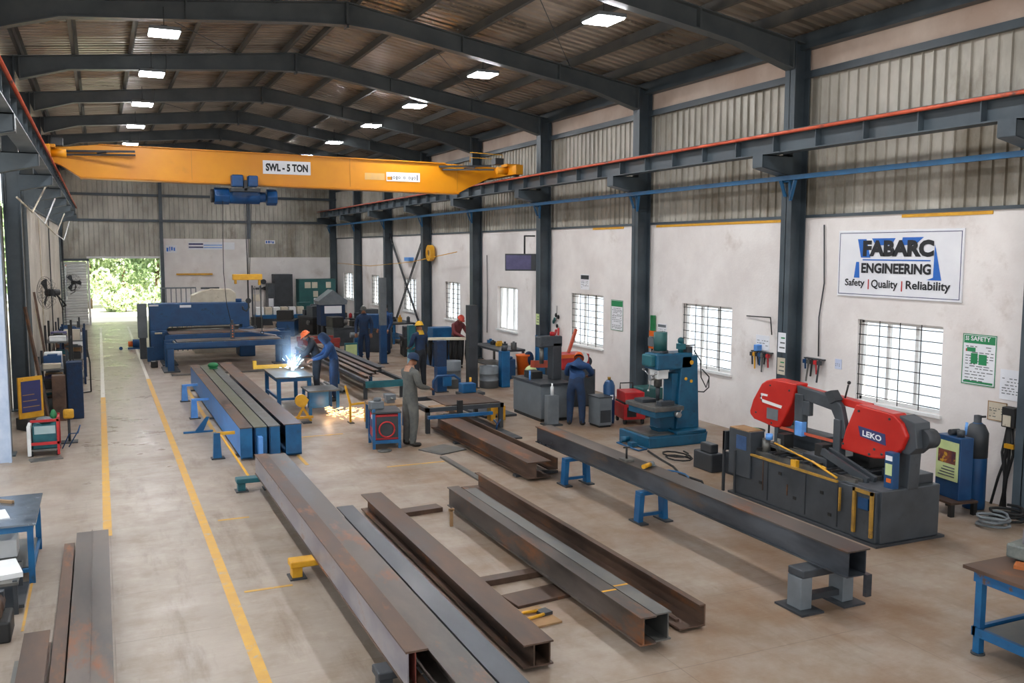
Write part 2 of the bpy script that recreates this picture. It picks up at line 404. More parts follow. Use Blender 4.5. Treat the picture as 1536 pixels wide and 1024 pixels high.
# left wall behind the left columns; wide open towards the yard in front of frame one
ST(corrugated(MB(), 23.02, 40.5, 0, 4.5, 'x', -1.41, .45, .012, .2).build('wall_left', left_sheet))
ST(corrugated(MB(), 17.9, 23.0, 0, 4.5, 'x', XL-.1, .3, .02).build('wall_left_bay', left_sheet))
ST(corrugated(MB(), 40.5, YB, 0, 4.5, 'x', XL+.1, .3, .02).build('wall_left_end', left_sheet))
ST(MB().box(-1.46, -1.38, 23.02, 40.5, 4.5, 4.56).build('trim_5', frame_steel))
ST(MB().box(-1.5, -1.36, 40.4, 40.55, 0, 4.6).build('trim_9', frame_steel))
ST(corrugated(MB(), Y0, YB, 5.45, 7.78, 'x', XL-.05, .2, .035).build('wall_left_sheeting', sheet_metal))
for i, y in enumerate((22.84, 27.84, 32.84, 37.84)):
    ST(MB().box(XL-.06, XL+.02, y-.05, y+.05, 4.55, 5.5).build('trim_6', frame_steel))

# back wall
DX0, DX1, DZ = -.42, 2.72, 3.14
b = MB()
b.box(DX1, 6.92, YB, YB+.2, 0, 4.1); b.box(6.92, XR_+.2, YB, YB+.2, 0, 3.18)
ST(b.build('wall_back', plaster))
b = MB()
corrugated(b, XL-.1, DX1+.1, DZ, lambda x: roof_z(x), 'y', YB+.05, .22, -.03, .16)
corrugated(b, DX1+.1, 6.92, 4.1, lambda x: roof_z(x), 'y', YB+.05, .22, -.03, .16)
corrugated(b, 6.92, XR_+.1, 3.18, lambda x: roof_z(x), 'y', YB+.05, .22, -.03, .16)
ST(b.build('wall_back_sheeting', sheet_metal))
b = MB()
for i in range(24):
    z = i*.125
    b.prism([(YB+.0, z), (YB-.035, z+.03), (YB-.035, z+.095), (YB, z+.125)], 'x', XL, DX0-.12)
ST(b.build('wall_back_shutter', white_paint))
ST(MB().box(XL, DX0, YB-.12, YB+.1, 3.02, 3.14).build('trim_7', frame_steel))
ST(MB().box(DX0-.1, DX0, YB-.08, YB+.2, 0, DZ).box(DX1, DX1+.1, YB-.08, YB+.2, 0, DZ).box(DX0-.1, DX1+.1, YB-.08, YB+.2, DZ, DZ+.1).build('door_1_frame', white_paint))
for z in (4.95, 6.16):
    ST(MB().box(XL, XR_, YB-.1, YB-.02, z-.06, z+.06).build('trim_8', frame_steel))
for x, z0, z1 in ((2.82, 0, 7.9), (6.95, 4.1, 7.9)):
    ST(MB().box(x-.08, x+.08, YB-.2, YB-.1, z0, z1).build('column_back', frame_steel))

# roof sheets: two corrugated slopes, ribs running down the slope
def roof_slope(x0, x1):
    prof = []; y = Y0; p = .26
    while y < YB:
        prof += [(y, 0), (y+p*.55, 0), (y+p*.68, .045), (y+p*.87, .045)]; y += p
    vs = []
    for (yy, e) in prof:
        for x in (x0, x1): vs.append((x, yy, roof_z(x)+e))
    n = len(prof)
    return MB().add(vs, [(2*i, 2*i+1, 2*i+3, 2*i+2) for i in range(n-1)])
ST(roof_slope(RIDGE, XR_+.35).build('ceiling', roof_sheet))
ST(roof_slope(XL-.35, RIDGE).build('ceiling_slope_left', roof_sheet))

# portal frames
def column_mesh(x0, x1, z1):
    """I-column: flanges face the room and the wall, web between"""
    b = MB(); tf = .02; f = .13
    b.box(x0, x0+tf, -f, f, 0, z1); b.box(x1-tf, x1, -f, f, 0, z1); b.box(x0, x1, -.008, .008, 0, z1)
    b.box(x0-.06, x1+.06, -.18, .18, 0, .025)
    return b
for i, y in enumerate(FY):
    right = column_mesh(11.07, 11.40, 7.14)
    o = ST(right.build('column_right', frame_steel, loc=(0, y, 0)))
    left = column_mesh(-1.84, -1.50, 7.7)
    if y > 17: ST(left.build('column_left', frame_steel, loc=(0, y, 0)))
    elif y < 13: ST(column_mesh(-1.84, -1.50, 7.7).build('column_left', frame_steel, loc=(0, y, 0)))
    # rafters
    def rafter(top, bot):
        b = MB(); n = len(top)
        poly = top + bot[::-1]
        b.prism(poly, 'y', -.006, .006)
        for ln in (top, bot):
            for (p, q) in zip(ln[:-1], ln[1:]):
                b.bar((p[0], 0, p[1]), (q[0], 0, q[1]), .22, .02, up=(0, 0, 1))
        for x in (top[0][0], top[-1][0]):
            pass
        return b
    top = [(RIDGE, 8.27), (11.3, 7.12)]
    bot = [(RIDGE, 7.85), (5.3, 7.80), (9.9, 7.02), (11.06, 6.68)]
    rr = rafter([top[0], top[1]], [bot[0], bot[1], bot[2], bot[3]])
    for x in (RIDGE+.012, 6.9, 9.1, 11.05):      # splice and stiffener plates
        zt = 8.27-(x-RIDGE)*.17; zb = {RIDGE+.012: 7.85, 6.9: 7.53, 9.1: 7.16, 11.05: 6.7}[x]
        rr.box(x-.012, x+.012, -.11, .11, zb-(.06 if x < 5 else 0), zt)
    ST(rr.build('rafter_beam_right', rafter_steel, loc=(0, y, 0)))
    rl = rafter([(-1.6, 7.68), (RIDGE, 8.27)], [(-1.42, 7.22), (-.45, 7.50), (3.7, 7.82), (RIDGE, 7.85)])
    for x, zb, zt in ((RIDGE-.012, 7.79, 8.27), (1.6, 7.66, 7.98), (-1.4, 7.24, 7.7)):
        rl.box(x-.012, x+.012, -.11, .11, zb, zt)
    ST(rl.build('rafter_beam_left', rafter_steel, loc=(0, y, 0)))
# purlins (Z sections on top of the rafters)
for x in (RIDGE+.22, 5.85, 7.05, 8.25, 9.4, 10.45, RIDGE-.22, 3.25, 2.05, .85, -.3, -1.35):
    zt = roof_z(x)-.012; z0 = zt-.2
    b = MB().box(x-.006, x+.006, Y0, YB, z0, zt).box(x-.07, x, Y0, YB, z0, z0+.01).box(x, x+.07, Y0, YB, zt-.01, zt)
    ST(b.build('purlin_beam', purlin_steel))
# diagonal roof tie rods
for k, y in enumerate((12.84, 17.84, 27.84, 37.84)):
    for (xa, xb) in ((5.9, 9.4), (.8, 3.2)):
        za, zb_ = roof_z(xa)-.26, roof_z(xb)-.26
        ST(MB().cyl((xa, y+.05, za), (xb, y+4.95, zb_), .008, n=6).build('ceiling_tie_beam', frame_steel))
# wall bracing rods in one bay of the right wall
for (a, c) in (((38.0, 4.4), (33.2, .05)), ((33.2, 4.3), (37.8, .05)), ((38.15, 4.4), (33.35, .05)), ((33.05, 4.3), (37.65, .05))):
    ST(MB().cyl((11.33, a[0], a[1]), (11.33, c[0], c[1]), .022, n=8).build('column_tie_beam', dark_grey))

# windows: white frame, glass, black grille
for k, (a, c) in enumerate(wins):
    w = bpy.data.objects.new('window_%d' % (k+1), None); COL.objects.link(w); w.location = (XR_+.13, (a+c)/2, (WZ0+WZ1)/2); ST(w)
    hw = (c-a)/2; hh_ = (WZ1-WZ0)/2
    f = MB()
    f.box(-.03, .03, -hw, -hw+.05, -hh_, hh_).box(-.03, .03, hw-.05, hw, -hh_, hh_).box(-.03, .03, -hw, hw, -hh_, -hh_+.05).box(-.03, .03, -hw, hw, hh_-.05, hh_)
    for t in (-hw/3, hw/3): f.box(-.025, .025, t-.03, t+.03, -hh_, hh_)
    f.build('window_frame', white_paint, w)
    MB().box(-.004, .004, -hw+.05, hw-.05, -hh_+.05, hh_-.05).build('window_pane', glass, w)
    if k != 5:
        g = MB()
        for j in range(8):
            z = -hh_+(j+.5)*2*hh_/8; g.cyl((-.09, -hw, z), (-.09, hw, z), .008, n=6)
        for j in range(5):
            yv = -hw*.98+j*2*hw*.98/4; g.cyl((-.085, yv, -hh_), (-.085, yv, hh_), .008, n=6)
        g.build('window_grille', black, w)
    MB().box(-.18, -.02, -hw-.05, hw+.05, -hh_-.05, -hh_-.001).build('window_sill', white_paint, w)

ST(MB().box(-1.66, -1.5, 17.2, 17.42, 0, 4.4).box(-1.5, -1.46, 17.16, 17.3, 0, 4.4).build('door_2', M('pale_blue_door', '#9fb0c8', '#b9c6d8', rough=.5)))
# floor lines
ST(MB().box(1.065, 1.17, 4, 27, .001, .003).build('floor_marking_line', line_yellow))
ST(MB().box(1.075, 1.155, 27, 46, .001, .003).build('floor_marking_line', line_white))
ST(MB().box(-.085, .02, 12.2, 24, .001, .003).build('floor_marking_line', line_yellow))
ST(MB().box(-.08, .01, 24, 46, .001, .003).build('floor_marking_line', line_white))
for (x0, x1, y0, y1) in ((1.9, 1.98, 18, 24.5), (1.25, 1.75, 9.55, 9.6), (2.9, 4.2, 17.3, 17.36), (3.0, 3.06, 15, 18.6), (1.3, 1.7, 12.3, 12.36), (-.80, -.775, 9.4, 11.2), (4.2, 5.2, 14.3, 14.36)):
    ST(MB().box(x0, x1, y0, y1, .001, .003).build('floor_marking_line', line_yellow))

# yard outside the back door and beside the hall
ST(MB().box(-12, 13.5, 49.2, 75, -.19, .004).build('ground_yard_surface', asphalt))
ST(MB().box(11.06, 11.41, 22.7, 22.98, .03, 1.2).build('column_right_lower_paint', machine_blue))
def tree(x, y, h, r, mat_, label, seed, low=.25):
    rnd = random.Random(seed)
    t = T('leafy_tree', label, 'tree', (x, y, 0), 0, 'trees beyond the back door')
    MB().cyl((0, 0, 0), (.1, 0, h*.55), .16, .09, n=8).cyl((.1, 0, h*.5), (.7, .2, h*.8), .08, .03, n=6).cyl((.05, 0, h*.4), (-.6, -.2, h*.75), .07, .03, n=6).build('trunk', bark, t)
    b = MB()
    blobs = [(rnd.uniform(-r, r)*.75, rnd.uniform(-r, r)*.6, h*rnd.uniform(low, .95), r*rnd.uniform(.28, .5)) for _ in range(26 if h > 3 else 10)]
    for (bx, by, bz, br) in blobs:
        for _ in range(240):
            d = Vector((rnd.gauss(0, 1), rnd.gauss(0, 1), rnd.gauss(0, 1))).normalized()*br*rnd.uniform(.55, 1.05)
            c = Vector((bx, by, bz))+d; s = rnd.uniform(.09, .2)
            m = Euler((rnd.uniform(0, 6), rnd.uniform(0, 6), rnd.uniform(0, 6))).to_matrix()
            b.add([c+m@Vector((-s, 0, 0)), c+m@Vector((0, -s*.5, .02)), c+m@Vector((s, 0, 0)), c+m@Vector((0, s*.5, .02))], [(0, 1, 2, 3)])
    b.build('foliage', mat_, t)
for k, (x, y, h, r, m_, lb, low) in enumerate((
    (-4.6, 60, 6.5, 2.4, leaf_b, 'leafy tree partly hidden at the left edge of the back doorway', .05), (-.6, 61, 6.2, 2.0, leaf_a, 'tall pale green tree at the left side of the open back door', .05),
    (3.2, 60.5, 6.5, 2.0, leaf_b, 'darker green tree at the right side of the doorway view', .05), (7.0, 62, 6.5, 2.2, leaf_a, 'leafy tree partly hidden at the right edge of the back doorway', .05),
    (1.4, 66.5, 8.0, 2.6, leaf_a, 'broad pale tree standing furthest back in the middle of the doorway', .05), (-3.2, 67.5, 8.0, 2.6, leaf_b, 'dark tree far back behind the left doorway trees', .05), (6.2, 68, 8.5, 2.6, leaf_b, 'dark tree far back behind the right doorway trees', .05),
    (1.2, 57.2, 1.7, 1.1, leaf_a, 'low pale bush on the ground beyond the doorway middle', .1), (3.9, 55.5, 1.5, 1.0, leaf_b, 'low dark bush right behind the door jamb', .1), (-1.5, 56.2, 1.6, 1.0, leaf_b, 'low dark bush at the left foot of the doorway view', .1))):
    tree(x, y, h, r, m_, lb, k+1, low)
# ------------------------------------------------------------------ people
def person(label, loc, rz, J=None, top=None, legs=None, head_mat=None, cap=None, scale=1.0, group=None, cap_mat=None, extra=None):
    """J overrides joints (x right, y forward, z up, metres, standing figure 1.70 m)."""
    j = dict(pelvis=(0, 0, .93), waist=(0, .0, 1.06), chest=(0, .01, 1.25), neck=(0, .0, 1.44), head0=(0, .02, 1.53), head1=(0, .03, 1.63),
             shl=(-.19, 0, 1.38), ell=(-.25, -.02, 1.11), wrl=(-.24, .12, .89), shr=(.19, 0, 1.38), elr=(.25, -.02, 1.11), wrr=(.24, .12, .89),
             hpl=(-.1, 0, .88), knl=(-.11, .02, .48), anl=(-.11, -.02, .09), hpr=(.1, 0, .88), knr=(.11, .02, .48), anr=(.11, -.02, .09))
    if J: j.update(J)
    j = {k: Vector(v) for k, v in j.items()}
    vs, es, rad, kind = [], [], [], []
    def v(p, r, k):
        r = r if isinstance(r, tuple) else (r, r); g = 1.22 if k in ('top', 'legs') else (1.12 if k == 'boot' else 1.05)
        vs.append(tuple(p)); rad.append((r[0]*g, r[1]*g)); kind.append(k); return len(vs)-1
    def e(a, b): es.append((a, b))
    pel = v(j['pelvis'], (.15, .11), 'legs'); wa = v(j['waist'], (.145, .105), 'top'); chs = v(j['chest'], (.165, .115), 'top'); nk0 = v(j['chest'].lerp(j['neck'], .75), (.12, .085), 'top')
    nk = v(j['neck'].lerp(j['head0'], .35), .055, 'skin'); h0 = v(j['head0'], (.072, .08), 'skin'); h1 = v(j['head1'], (.078, .092), 'skin')
    for a, b in ((pel, wa), (wa, chs), (chs, nk0), (nk0, nk), (nk, h0), (h0, h1)): e(a, b)
    hd = (j['head1']-j['head0']).normalized()
    fw = Vector((0, 1, 0)); fw = (fw-hd*fw.dot(hd)).normalized()
    no = v(j['head0']+fw*.1+hd*.02, .016, 'skin'); e(h0, no)
    for s, sd in (('l', -1), ('r', 1)):
        sh = v(j['sh'+s], .07, 'top'); el = v(j['el'+s], .052, 'top'); wr = v(j['wr'+s], .036, 'top')
        e(chs if False else nk0, sh); e(sh, el); e(el, wr)
        d = (j['wr'+s]-j['el'+s]).normalized()
        side = d.cross(Vector((0, 0, 1)));
        side = side.normalized() if side.length > .1 else Vector((1, 0, 0))
        pdir = side.cross(d).normalized()
        pm = v(j['wr'+s]+d*.07, (.036, .024), 'skin'); e(wr, pm)
        for q, (off, ln) in enumerate(((-.033, .07), (-.011, .085), (.011, .08), (.033, .062))):
            a = v(j['wr'+s]+d*.105+side*off, .0105, 'skin'); b_ = v(j['wr'+s]+d*(.105+ln*.5)+side*off-pdir*.008, .009, 'skin'); c = v(j['wr'+s]+d*(.105+ln*.85)+side*off-pdir*.03, .008, 'skin')
            e(pm, a); e(a, b_); e(b_, c)
        a = v(j['wr'+s]+d*.06+side*sd*-.045, .0115, 'skin'); b_ = v(j['wr'+s]+d*.1+side*sd*-.062-pdir*.01, .0095, 'skin'); e(pm, a); e(a, b_)
        hp = v(j['hp'+s], (.105, .1), 'legs'); kn = v(j['kn'+s], .072, 'legs'); an = v(j['an'+s], .052, 'legs')
        e(pel, hp); e(hp, kn); e(kn, an)
        f = Vector((0, 1, 0)); heel = v(j['an'+s]+Vector((0, -.03, -.045)), .042, 'boot'); toe = v(j['an'+s]+Vector((sd*.03, .17, -.055)), .034, 'boot'); e(an, heel); e(heel, toe)
    me = bpy.data.meshes.new('person_mesh'); me.from_pydata(vs, es, [])
    o = bpy.data.objects.new('person_tmp', me); COL.objects.link(o)
    o.modifiers.new('skin', 'SKIN'); sk = me.skin_vertices[0].data
    for i, r in enumerate(rad): sk[i].radius = r
    sk[0].use_root = True
    o.modifiers['skin'].branch_smoothing = .6
    ss = o.modifiers.new('sub', 'SUBSURF'); ss.levels = 1; ss.render_levels = 1
    dg = bpy.context.evaluated_depsgraph_get(); dg.update()
    m2 = bpy.data.meshes.new_from_object(o.evaluated_get(dg))
    bpy.data.objects.remove(o)
    mats = dict(top=top or cloth_navy, legs=legs or cloth_dark, skin=skin, boot=boot)
    keys = list(mats); m2.materials.clear()
    for k in keys: m2.materials.append(mats[k])
    segs = [(Vector(vs[a]), Vector(vs[b]), a, b) for a, b in es]
    for p in m2.polygons:
        c = p.center; best = None
        for (A, B, a, b) in segs:
            d = B-A; t = max(0, min(1, (c-A).dot(d)/max(d.dot(d), 1e-9))); q = (c-(A+d*t)).length/(rad[a][0]*(1-t)+rad[b][0]*t)
            k = kind[a] if t < .5 else kind[b]
            if best is None or q < best[0]: best = (q, k)
        p.material_index = keys.index(best[1]); p.use_smooth = True
    # drop the lowest point on the ground
    zmin = min(x.co.z for x in m2.vertices)
    t = T('person', label, 'person', (loc[0], loc[1], loc[2] - zmin*scale), rz, group); t.scale = (scale,)*3
    body = bpy.data.objects.new('body', m2); COL.objects.link(body); body.parent = t
    hq = hd.to_track_quat('Z', 'Y').to_matrix()
    def HP(x, y, z): # head space: y forward, z up
        return j['head0'].lerp(j['head1'], .5)+Vector((1, 0, 0))*x+fw*y+hd*z
    ey = MB()
    for s in (-1, 1): ey.ball(HP(s*.03, .083, .02), .011, n=8, k=6)
    ey.build('eyes', black, t)
    if cap in ('helmet', 'hood', 'wrap', 'hair'):
        b = MB()
        n = 16
        r = .108 if cap != 'hair' else .1
        prof = [(r*1.0, -.005), (r*1.0, .03), (r*.9, .075), (r*.6, .11), (0, .125)]
        if cap == 'helmet': prof = [(r*1.12, 0.0), (r*1.12, .012)] + prof[1:]
        if cap == 'hood': prof = [(r*1.05, -.16), (r*1.12, -.06)] + prof[1:]
        rows = []
        for (rr, zz) in prof:
            row = []
            for i in range(n):
                a = 2*PI*i/n; x = rr*.88*math.cos(a); y = rr*1.05*math.sin(a)
                if cap == 'hood' and zz < 0 and math.sin(a) > .55: y *= .8
                if cap == 'helmet' and zz < .02 and math.sin(a) > .3: y *= 1.25
                row.append(HP(x, y+.0, zz+.03))
            rows.append(row)
        b.add([q for row in rows for q in row], [(k*n+i, k*n+(i+1) % n, (k+1)*n+(i+1) % n, (k+1)*n+i) for k in range(len(rows)-1) for i in range(n)], True)
        b.build({'helmet': 'helmet', 'hood': 'welding_hood', 'wrap': 'head_wrap', 'hair': 'hair'}[cap], cap_mat, t)
        if cap == 'helmet':
            MB().add([HP(.1*.88*math.cos(a), .1*1.05*math.sin(a), -.0) for a in [i*2*PI/14 for i in range(14)]]+[HP(.1*.9*math.cos(a), -.095 if math.sin(a) < -.9 else .1*1.05*math.sin(a), .035) for a in [i*2*PI/14 for i in range(14)]], [(i, (i+1) % 14, 14+(i+1) % 14, 14+i) for i in range(6, 14)], True).build('hair', hair, t)
    if extra: extra(t, j)
    return t
# ------------------------------------------------------------------ roof lamps
def lamp(x, y, label, proto=None):
    if proto:
        return dup(proto, (x, y, 7.32), label=label)
    t = T('high_bay_lamp', label, 'ceiling lamp', (x, y, 7.32), 0, 'square LED lamps under the roof')
    b = MB().box(-.26, .26, -.3, -.28, 0, .06).box(-.26, .26, .28, .3, 0, .06).box(-.26, -.24, -.3, .3, 0, .06).box(.24, .26, -.3, .3, 0, .06).box(-.24, .24, -.28, .28, .045, .06)
    b.build('lamp_housing', mid_grey, t)
    MB().box(-.239, .239, -.279, .279, -.02, .04).build('diffuser', lamp_glow, t)
    MB().box(-.05, .05, -.05, .05, .06, .13).build('driver_box', dark_grey, t)
    d = MB().cyl((0, 0, .12), (0, 0, .45), .008, n=6)
    d.build('hanger_rod', dark_grey, t)
    return t
lp = None
for x, side, ys in ((1.2, 'left', (3.0, 8.0, 12.8, 17.5, 21.6, 26.1, 30.8, 36, 41)), (7.72, 'right', (3.6, 8.7, 13.5, 18.7, 23.4, 27.6, 32.4, 37.4, 42.4))):
    for j, y in enumerate(ys):
        if side == 'left':
            nm = {3: 'square white lamp nearest the camera in the left row', 4: 'second square white lamp of the left row, above the crane girder', 5: 'third lamp of the left row, over the left end of the crane', 6: 'smallest visible lamp of the left row, just above the crane'}
        else:
            nm = {2: 'largest bright square lamp of the right row, near the top middle', 3: 'second lamp of the right row, over the second column from the right', 4: 'third lamp of the right row, above the crane sticker end', 5: 'fourth lamp of the right row, above the crane', 6: 'smallest lamp of the right row, just above the crane middle'}
        if j not in nm: label = 'square LED lamp of the %s roof row %s' % (side, 'added out of view for its light' if j < 3 else 'hidden at the far end')  # nearest lamps of each row are unseen, added for the light they give
        else: label = nm[j]
        t = lamp(x, y, label, lp); lp = lp or t
# ------------------------------------------------------------------ crane runways, crane, hoist
def runway(x, label, brx0, brx1, conx):
    t = T('crane_runway_beam', label, 'crane rail', (x, 0, 0))
    MB().ibeam(-.13, .13, -3.9, 47.7, 5.19, 5.5, .02, .014).build('girder_beam', frame_steel, t)
    for k in range(47): MB().box(-.12, .12, .5+k-.008, .5+k+.008, 5.205, 5.485).build('stiffener_plate', frame_steel, t)
    MB().box(-.03, .03, -3.9, 47.7, 5.5, 5.56).build('rail', rail_red if conx > 0 else dull_steel, t)
    MB().tube([(conx, -3.9, 5.50), (conx, 47.7, 5.50)], .028, 8).build('conductor_bar', rail_red, t)
    for y in FY:
        MB().prism([(brx0-x, 4.98), (brx0-x, 5.19), (brx1-x, 5.19), (brx1-x, 4.84)], 'y', y-.13, y-.115).prism([(brx0-x, 4.98), (brx0-x, 5.19), (brx1-x, 5.19), (brx1-x, 4.84)], 'y', y+.115, y+.13) \
            .box(min(brx0, brx1)-x, max(brx0, brx1)-x, y-.13, y+.13, 5.175, 5.19).bar((brx0-x, y, 4.98), (brx1-x, y, 4.84), .26, .015).box(brx0-x-.008, brx0-x+.008, y-.13, y+.13, 4.98, 5.19).build('bracket', frame_steel, t)
    return t
runway(10.576, 'dark grey crane runway beam with red conductor bar along the right columns', 10.42, 11.07, -.15)
runway(-1.0, 'dark grey crane runway beam with red conductor bar along the left columns', -.87, -1.5, .15)

t = T('utility_pipe', 'long blue pipe on blue brackets running along the right columns', 'pipe', (10.95, 0, 0))
MB().box(-.03, .03, -3.9, 47.6, 4.77, 4.85).build('pipe_run', pipe_blue, t)
for y in FY:
    MB().bar((-.02, y, 4.78), (.09, y, 4.5), .07, .02, up=(1, 0, 0)).bar((.06, y-.14, 4.77), (.09, y-.14, 4.42), .05, .03, up=(1, 0, 0)).bar((-.0, y-.35, 4.77), (.09, y-.14, 4.45), .05, .05).box(.03, .11, y-.16, y+.1, 4.74, 4.77).build('bracket', pipe_blue, t)

CY = 24.5
t = T('overhead_crane', 'yellow overhead travelling crane girder marked SWL - 5 TON spanning the hall', 'overhead crane', (0, CY, 0))
g = MB()
poly = [(-.55, 5.42), (-.32, 5.27), (9.28, 5.14), (9.62, 5.32), (10.25, 5.6), (10.45, 5.6), (10.45, 5.9), (9.6, 5.93), (8.9, 5.95), (.1, 6.05), (-.5, 5.98), (-.95, 5.95), (-.95, 5.62), (-.75, 5.55)]
g.prism(poly, 'y', -.2, .2)
g.build('box_girder', crane_yellow, t, bevel=.01)
b = MB().box(-.35, 9.3, -.26, .26, 5.12, 5.14)
b = MB().prism([(-.33, 5.25), (9.3, 5.12), (9.3, 5.135), (-.33, 5.265)], 'y', -.25, .25).prism([(.1, 6.045), (8.9, 5.945), (8.9, 5.965), (.1, 6.065)], 'y', -.25, .25)
b.build('girder_flange', crane_yellow, t)
for x, lb in ((10.576, 'end'), (-1.0, 'end')):
    c = MB().box(x-.11, x+.11, -1.5, 1.5, 5.62, 5.88)
    c.build('end_carriage', crane_yellow, t, bevel=.012)
    for y in (-1.25, 1.25):
        w_ = MB().cyl((x-.06, y, 5.686), (x+.06, y, 5.686), .12, n=20).cyl((x-.09, y, 5.686), (x+.09, y, 5.686), .04)
        w_.build('travel_wheel', dark_grey, t)
    m_ = MB().cyl((x-.1 if x > 0 else x+.1, -.9, 5.75), (x-.42 if x > 0 else x+.42, -.9, 5.75), .1, n=16).box(x-.2, x+.2, -1.1, -.7, 5.86, 5.93)
    m_.build('travel_motor', crane_yellow, t)
    MB().box(x-.35 if x > 0 else x+.1, x-.1 if x > 0 else x+.35, -.65, -.35, 5.95, 6.12).build('control_box', dark_grey, t)
# diagonal end platform bracing and cable tray
b = MB()
for (x0, x1, s) in ((8.7, 10.2, 1), (-.75, .9, -1)):
    b.bar((x0, -.24, 5.86), (x1, -.42, 5.92 if s > 0 else 5.9), .05, .05).bar((x0+.1, -.24, 5.78), (x1, -.6, 5.8), .04, .04).bar(((x0+x1)/2, -.25, 5.84), ((x0+x1)/2+.2, -.55, 5.84), .03, .03)
b.build('end_bracing', dark_grey, t)
b = MB().tube([(9.6, -.3, 6.0), (9.6, -.3, 6.28), (10.6, -.3, 6.25), (10.6, -.3, 6.0)], .012).tube([(9.6, -.3, 6.14), (10.6, -.3, 6.12)], .01)
b.build('hand_rail', safety_yellow, t)
b = MB(); b.prism([(.3, 6.07), (8.8, 5.97), (8.8, 6.0), (.3, 6.1)], 'y', .05, .15)
b.build('cable_tray', dark_grey, t)
# SWL plate and worn maker's sticker
pl = MB().box(3.93, 5.15, -.212, -.202, 5.5, 5.84).build('capacity_plate', board_white, t)
lt = MB(); put_text(lt, 'SWL - 5 TON', 'xz', 4.0, 5.08, 5.57, 5.77, -.214, bold=.05)
lt.build('capacity_lettering', sign_black, pl)
pl = MB().box(7.2, 8.15, -.212, -.202, 5.42, 5.66).build('maker_sticker', board_white, t)
lt = MB(); rnd = random.Random(3)
for i in range(11):
    x = 7.34+i*.073; h = rnd.uniform(.07, .15)
    if i not in (4, 6): lt.ring((x, 5.52), .018, .036, 'y', -.2145, -.213, n=10) if i % 2 else lt.box(x-.012, x+.02, -.2145, -.213, 5.46, 5.46+h)
lt.build('worn_lettering', ink_grey, pl)
MB().box(7.22, 7.36, -.2145, -.213, 5.45, 5.54).build('sticker_blotch', crane_yellow, pl)
MB().box(6.6, 7.15, -.2045, -.2025, 5.44, 5.62).build('faded_patch', M('faded_patch', '#c9a06a', '#d6a95e', scale=4), t)
b = MB()
for x in (6.2, 9.25, 2.2): b.box(x-.004, x+.004, -.206, -.2, 5.2+(9.3-x)*.012, 5.95+(9.3-x)*.008)
b.build('weld_seam', M('girder_seam', '#9a6712', '#a8741a'), t)

# hoist under the girder
t = T('electric_hoist', 'blue electric wire rope hoist hanging under the yellow crane girder', 'hoist', (3.45, CY, -.06))
MB().box(-.34, -.06, -.56, -.28, 5.19, 5.49).build('trolley_motor', hoist_blue, t, bevel=.03)
MB().box(.06, .3, -.56, -.28, 5.2, 5.48).build('trolley_gearbox', hoist_blue, t, bevel=.03)
MB().box(-.36, .36, -.5, .26, 5.08, 5.16).box(-.04, .04, -.5, -.28, 5.1, 5.36).build('trolley_frame', dark_grey, t)
MB().cyl((-.35, 0, 4.98), (.4, 0, 4.98), .19, n=22).box(-.28, .34, -.19, .19, 5.0, 5.1).build('rope_drum', hoist_blue, t)
MB().cyl((-.72, 0, 4.98), (-.35, 0, 4.98), .215, n=8).build('gear_housing', hoist_blue, t, bevel=.02)
MB().cyl((-.8, 0, 4.98), (-.72, 0, 4.98), .17, n=16).build('end_cover', black, t)
MB().cyl((.4, 0, 4.97), (.56, 0, 4.97), .13, n=18).cyl((.58, 0, 4.97), (.84, 0, 4.97), .21, n=8).build('hoist_motor', hoist_blue, t, bevel=.015)
b = MB()
for x in (.02, .06, .12, .2): b.cyl((x, -.05+x*.2, 4.85), (.08+(x-.1)*.3, 0, 2.98), .008, n=6)
b.build('wire_rope', dark_grey, t)
b = MB().box(-.32, .42, -.09, .09, 2.84, 2.99).box(-.28, -.22, -.05, .05, 2.74, 2.84).box(.32, .38, -.05, .05, 2.7, 2.84)
b.build('lifting_bar', safety_yellow, t, bevel=.015)
b = MB().cyl((.06, 0, 2.85), (.06, 0, 2.35), .02, n=8).cyl((.06, -.03, 2.3), (.06, .03, 2.3), .07, n=14)
b.tube([(.06, 0, 2.25), (.07, 0, 2.12), (.0, 0, 2.03), (-.08, 0, 2.08), (-.09, 0, 2.16)], .022, 8)
b.build('hook_block', black, t)
t = T('crane_pendant', 'dark push button pendant hanging on a long black cable from the hoist', 'pendant control', (2.9, CY-.35, 0))
b = MB().tube([(0, 0, 4.78), (-.02, 0, 4.0), (-.03, 0, 3.0), (.02, 0, 2.2), (.12, 0, 1.7)], .009)
b.build('cable', black, t)
MB().box(.09, .19, -.05, .05, 1.3, 1.7).box(.11, .17, -.03, .03, 1.7, 1.78).build('button_box', dark_grey, t, bevel=.012)
b = MB()
for z in (1.36, 1.43, 1.5, 1.57, 1.63): b.cyl((.14, -.052, z), (.14, -.065, z), .016, n=10)
b.build('buttons', orange_paint, t)
# slings hanging from the hoist bar
t = T('hanging_sling', 'grey chain sling hanging from the crane hook bar', 'sling', (3.78, CY, 0))
b = MB()
for (x0, x1, zb) in ((.02, .06, 1.45), (-.1, -.12, 1.6)): b.tube([(x0, 0, 2.62), ((x0+x1)/2+.01, .01, 2.2), (x1, 0, zb)], .014)
b.build('chains', dull_steel, t)
b = MB(); b.ring((.06, 1.4), .03, .05, 'y', -.012, .012, 12); b.ring((-.12, 1.55), .03, .05, 'y', -.012, .012, 12)
b.build('sling_hook', dark_grey, t)
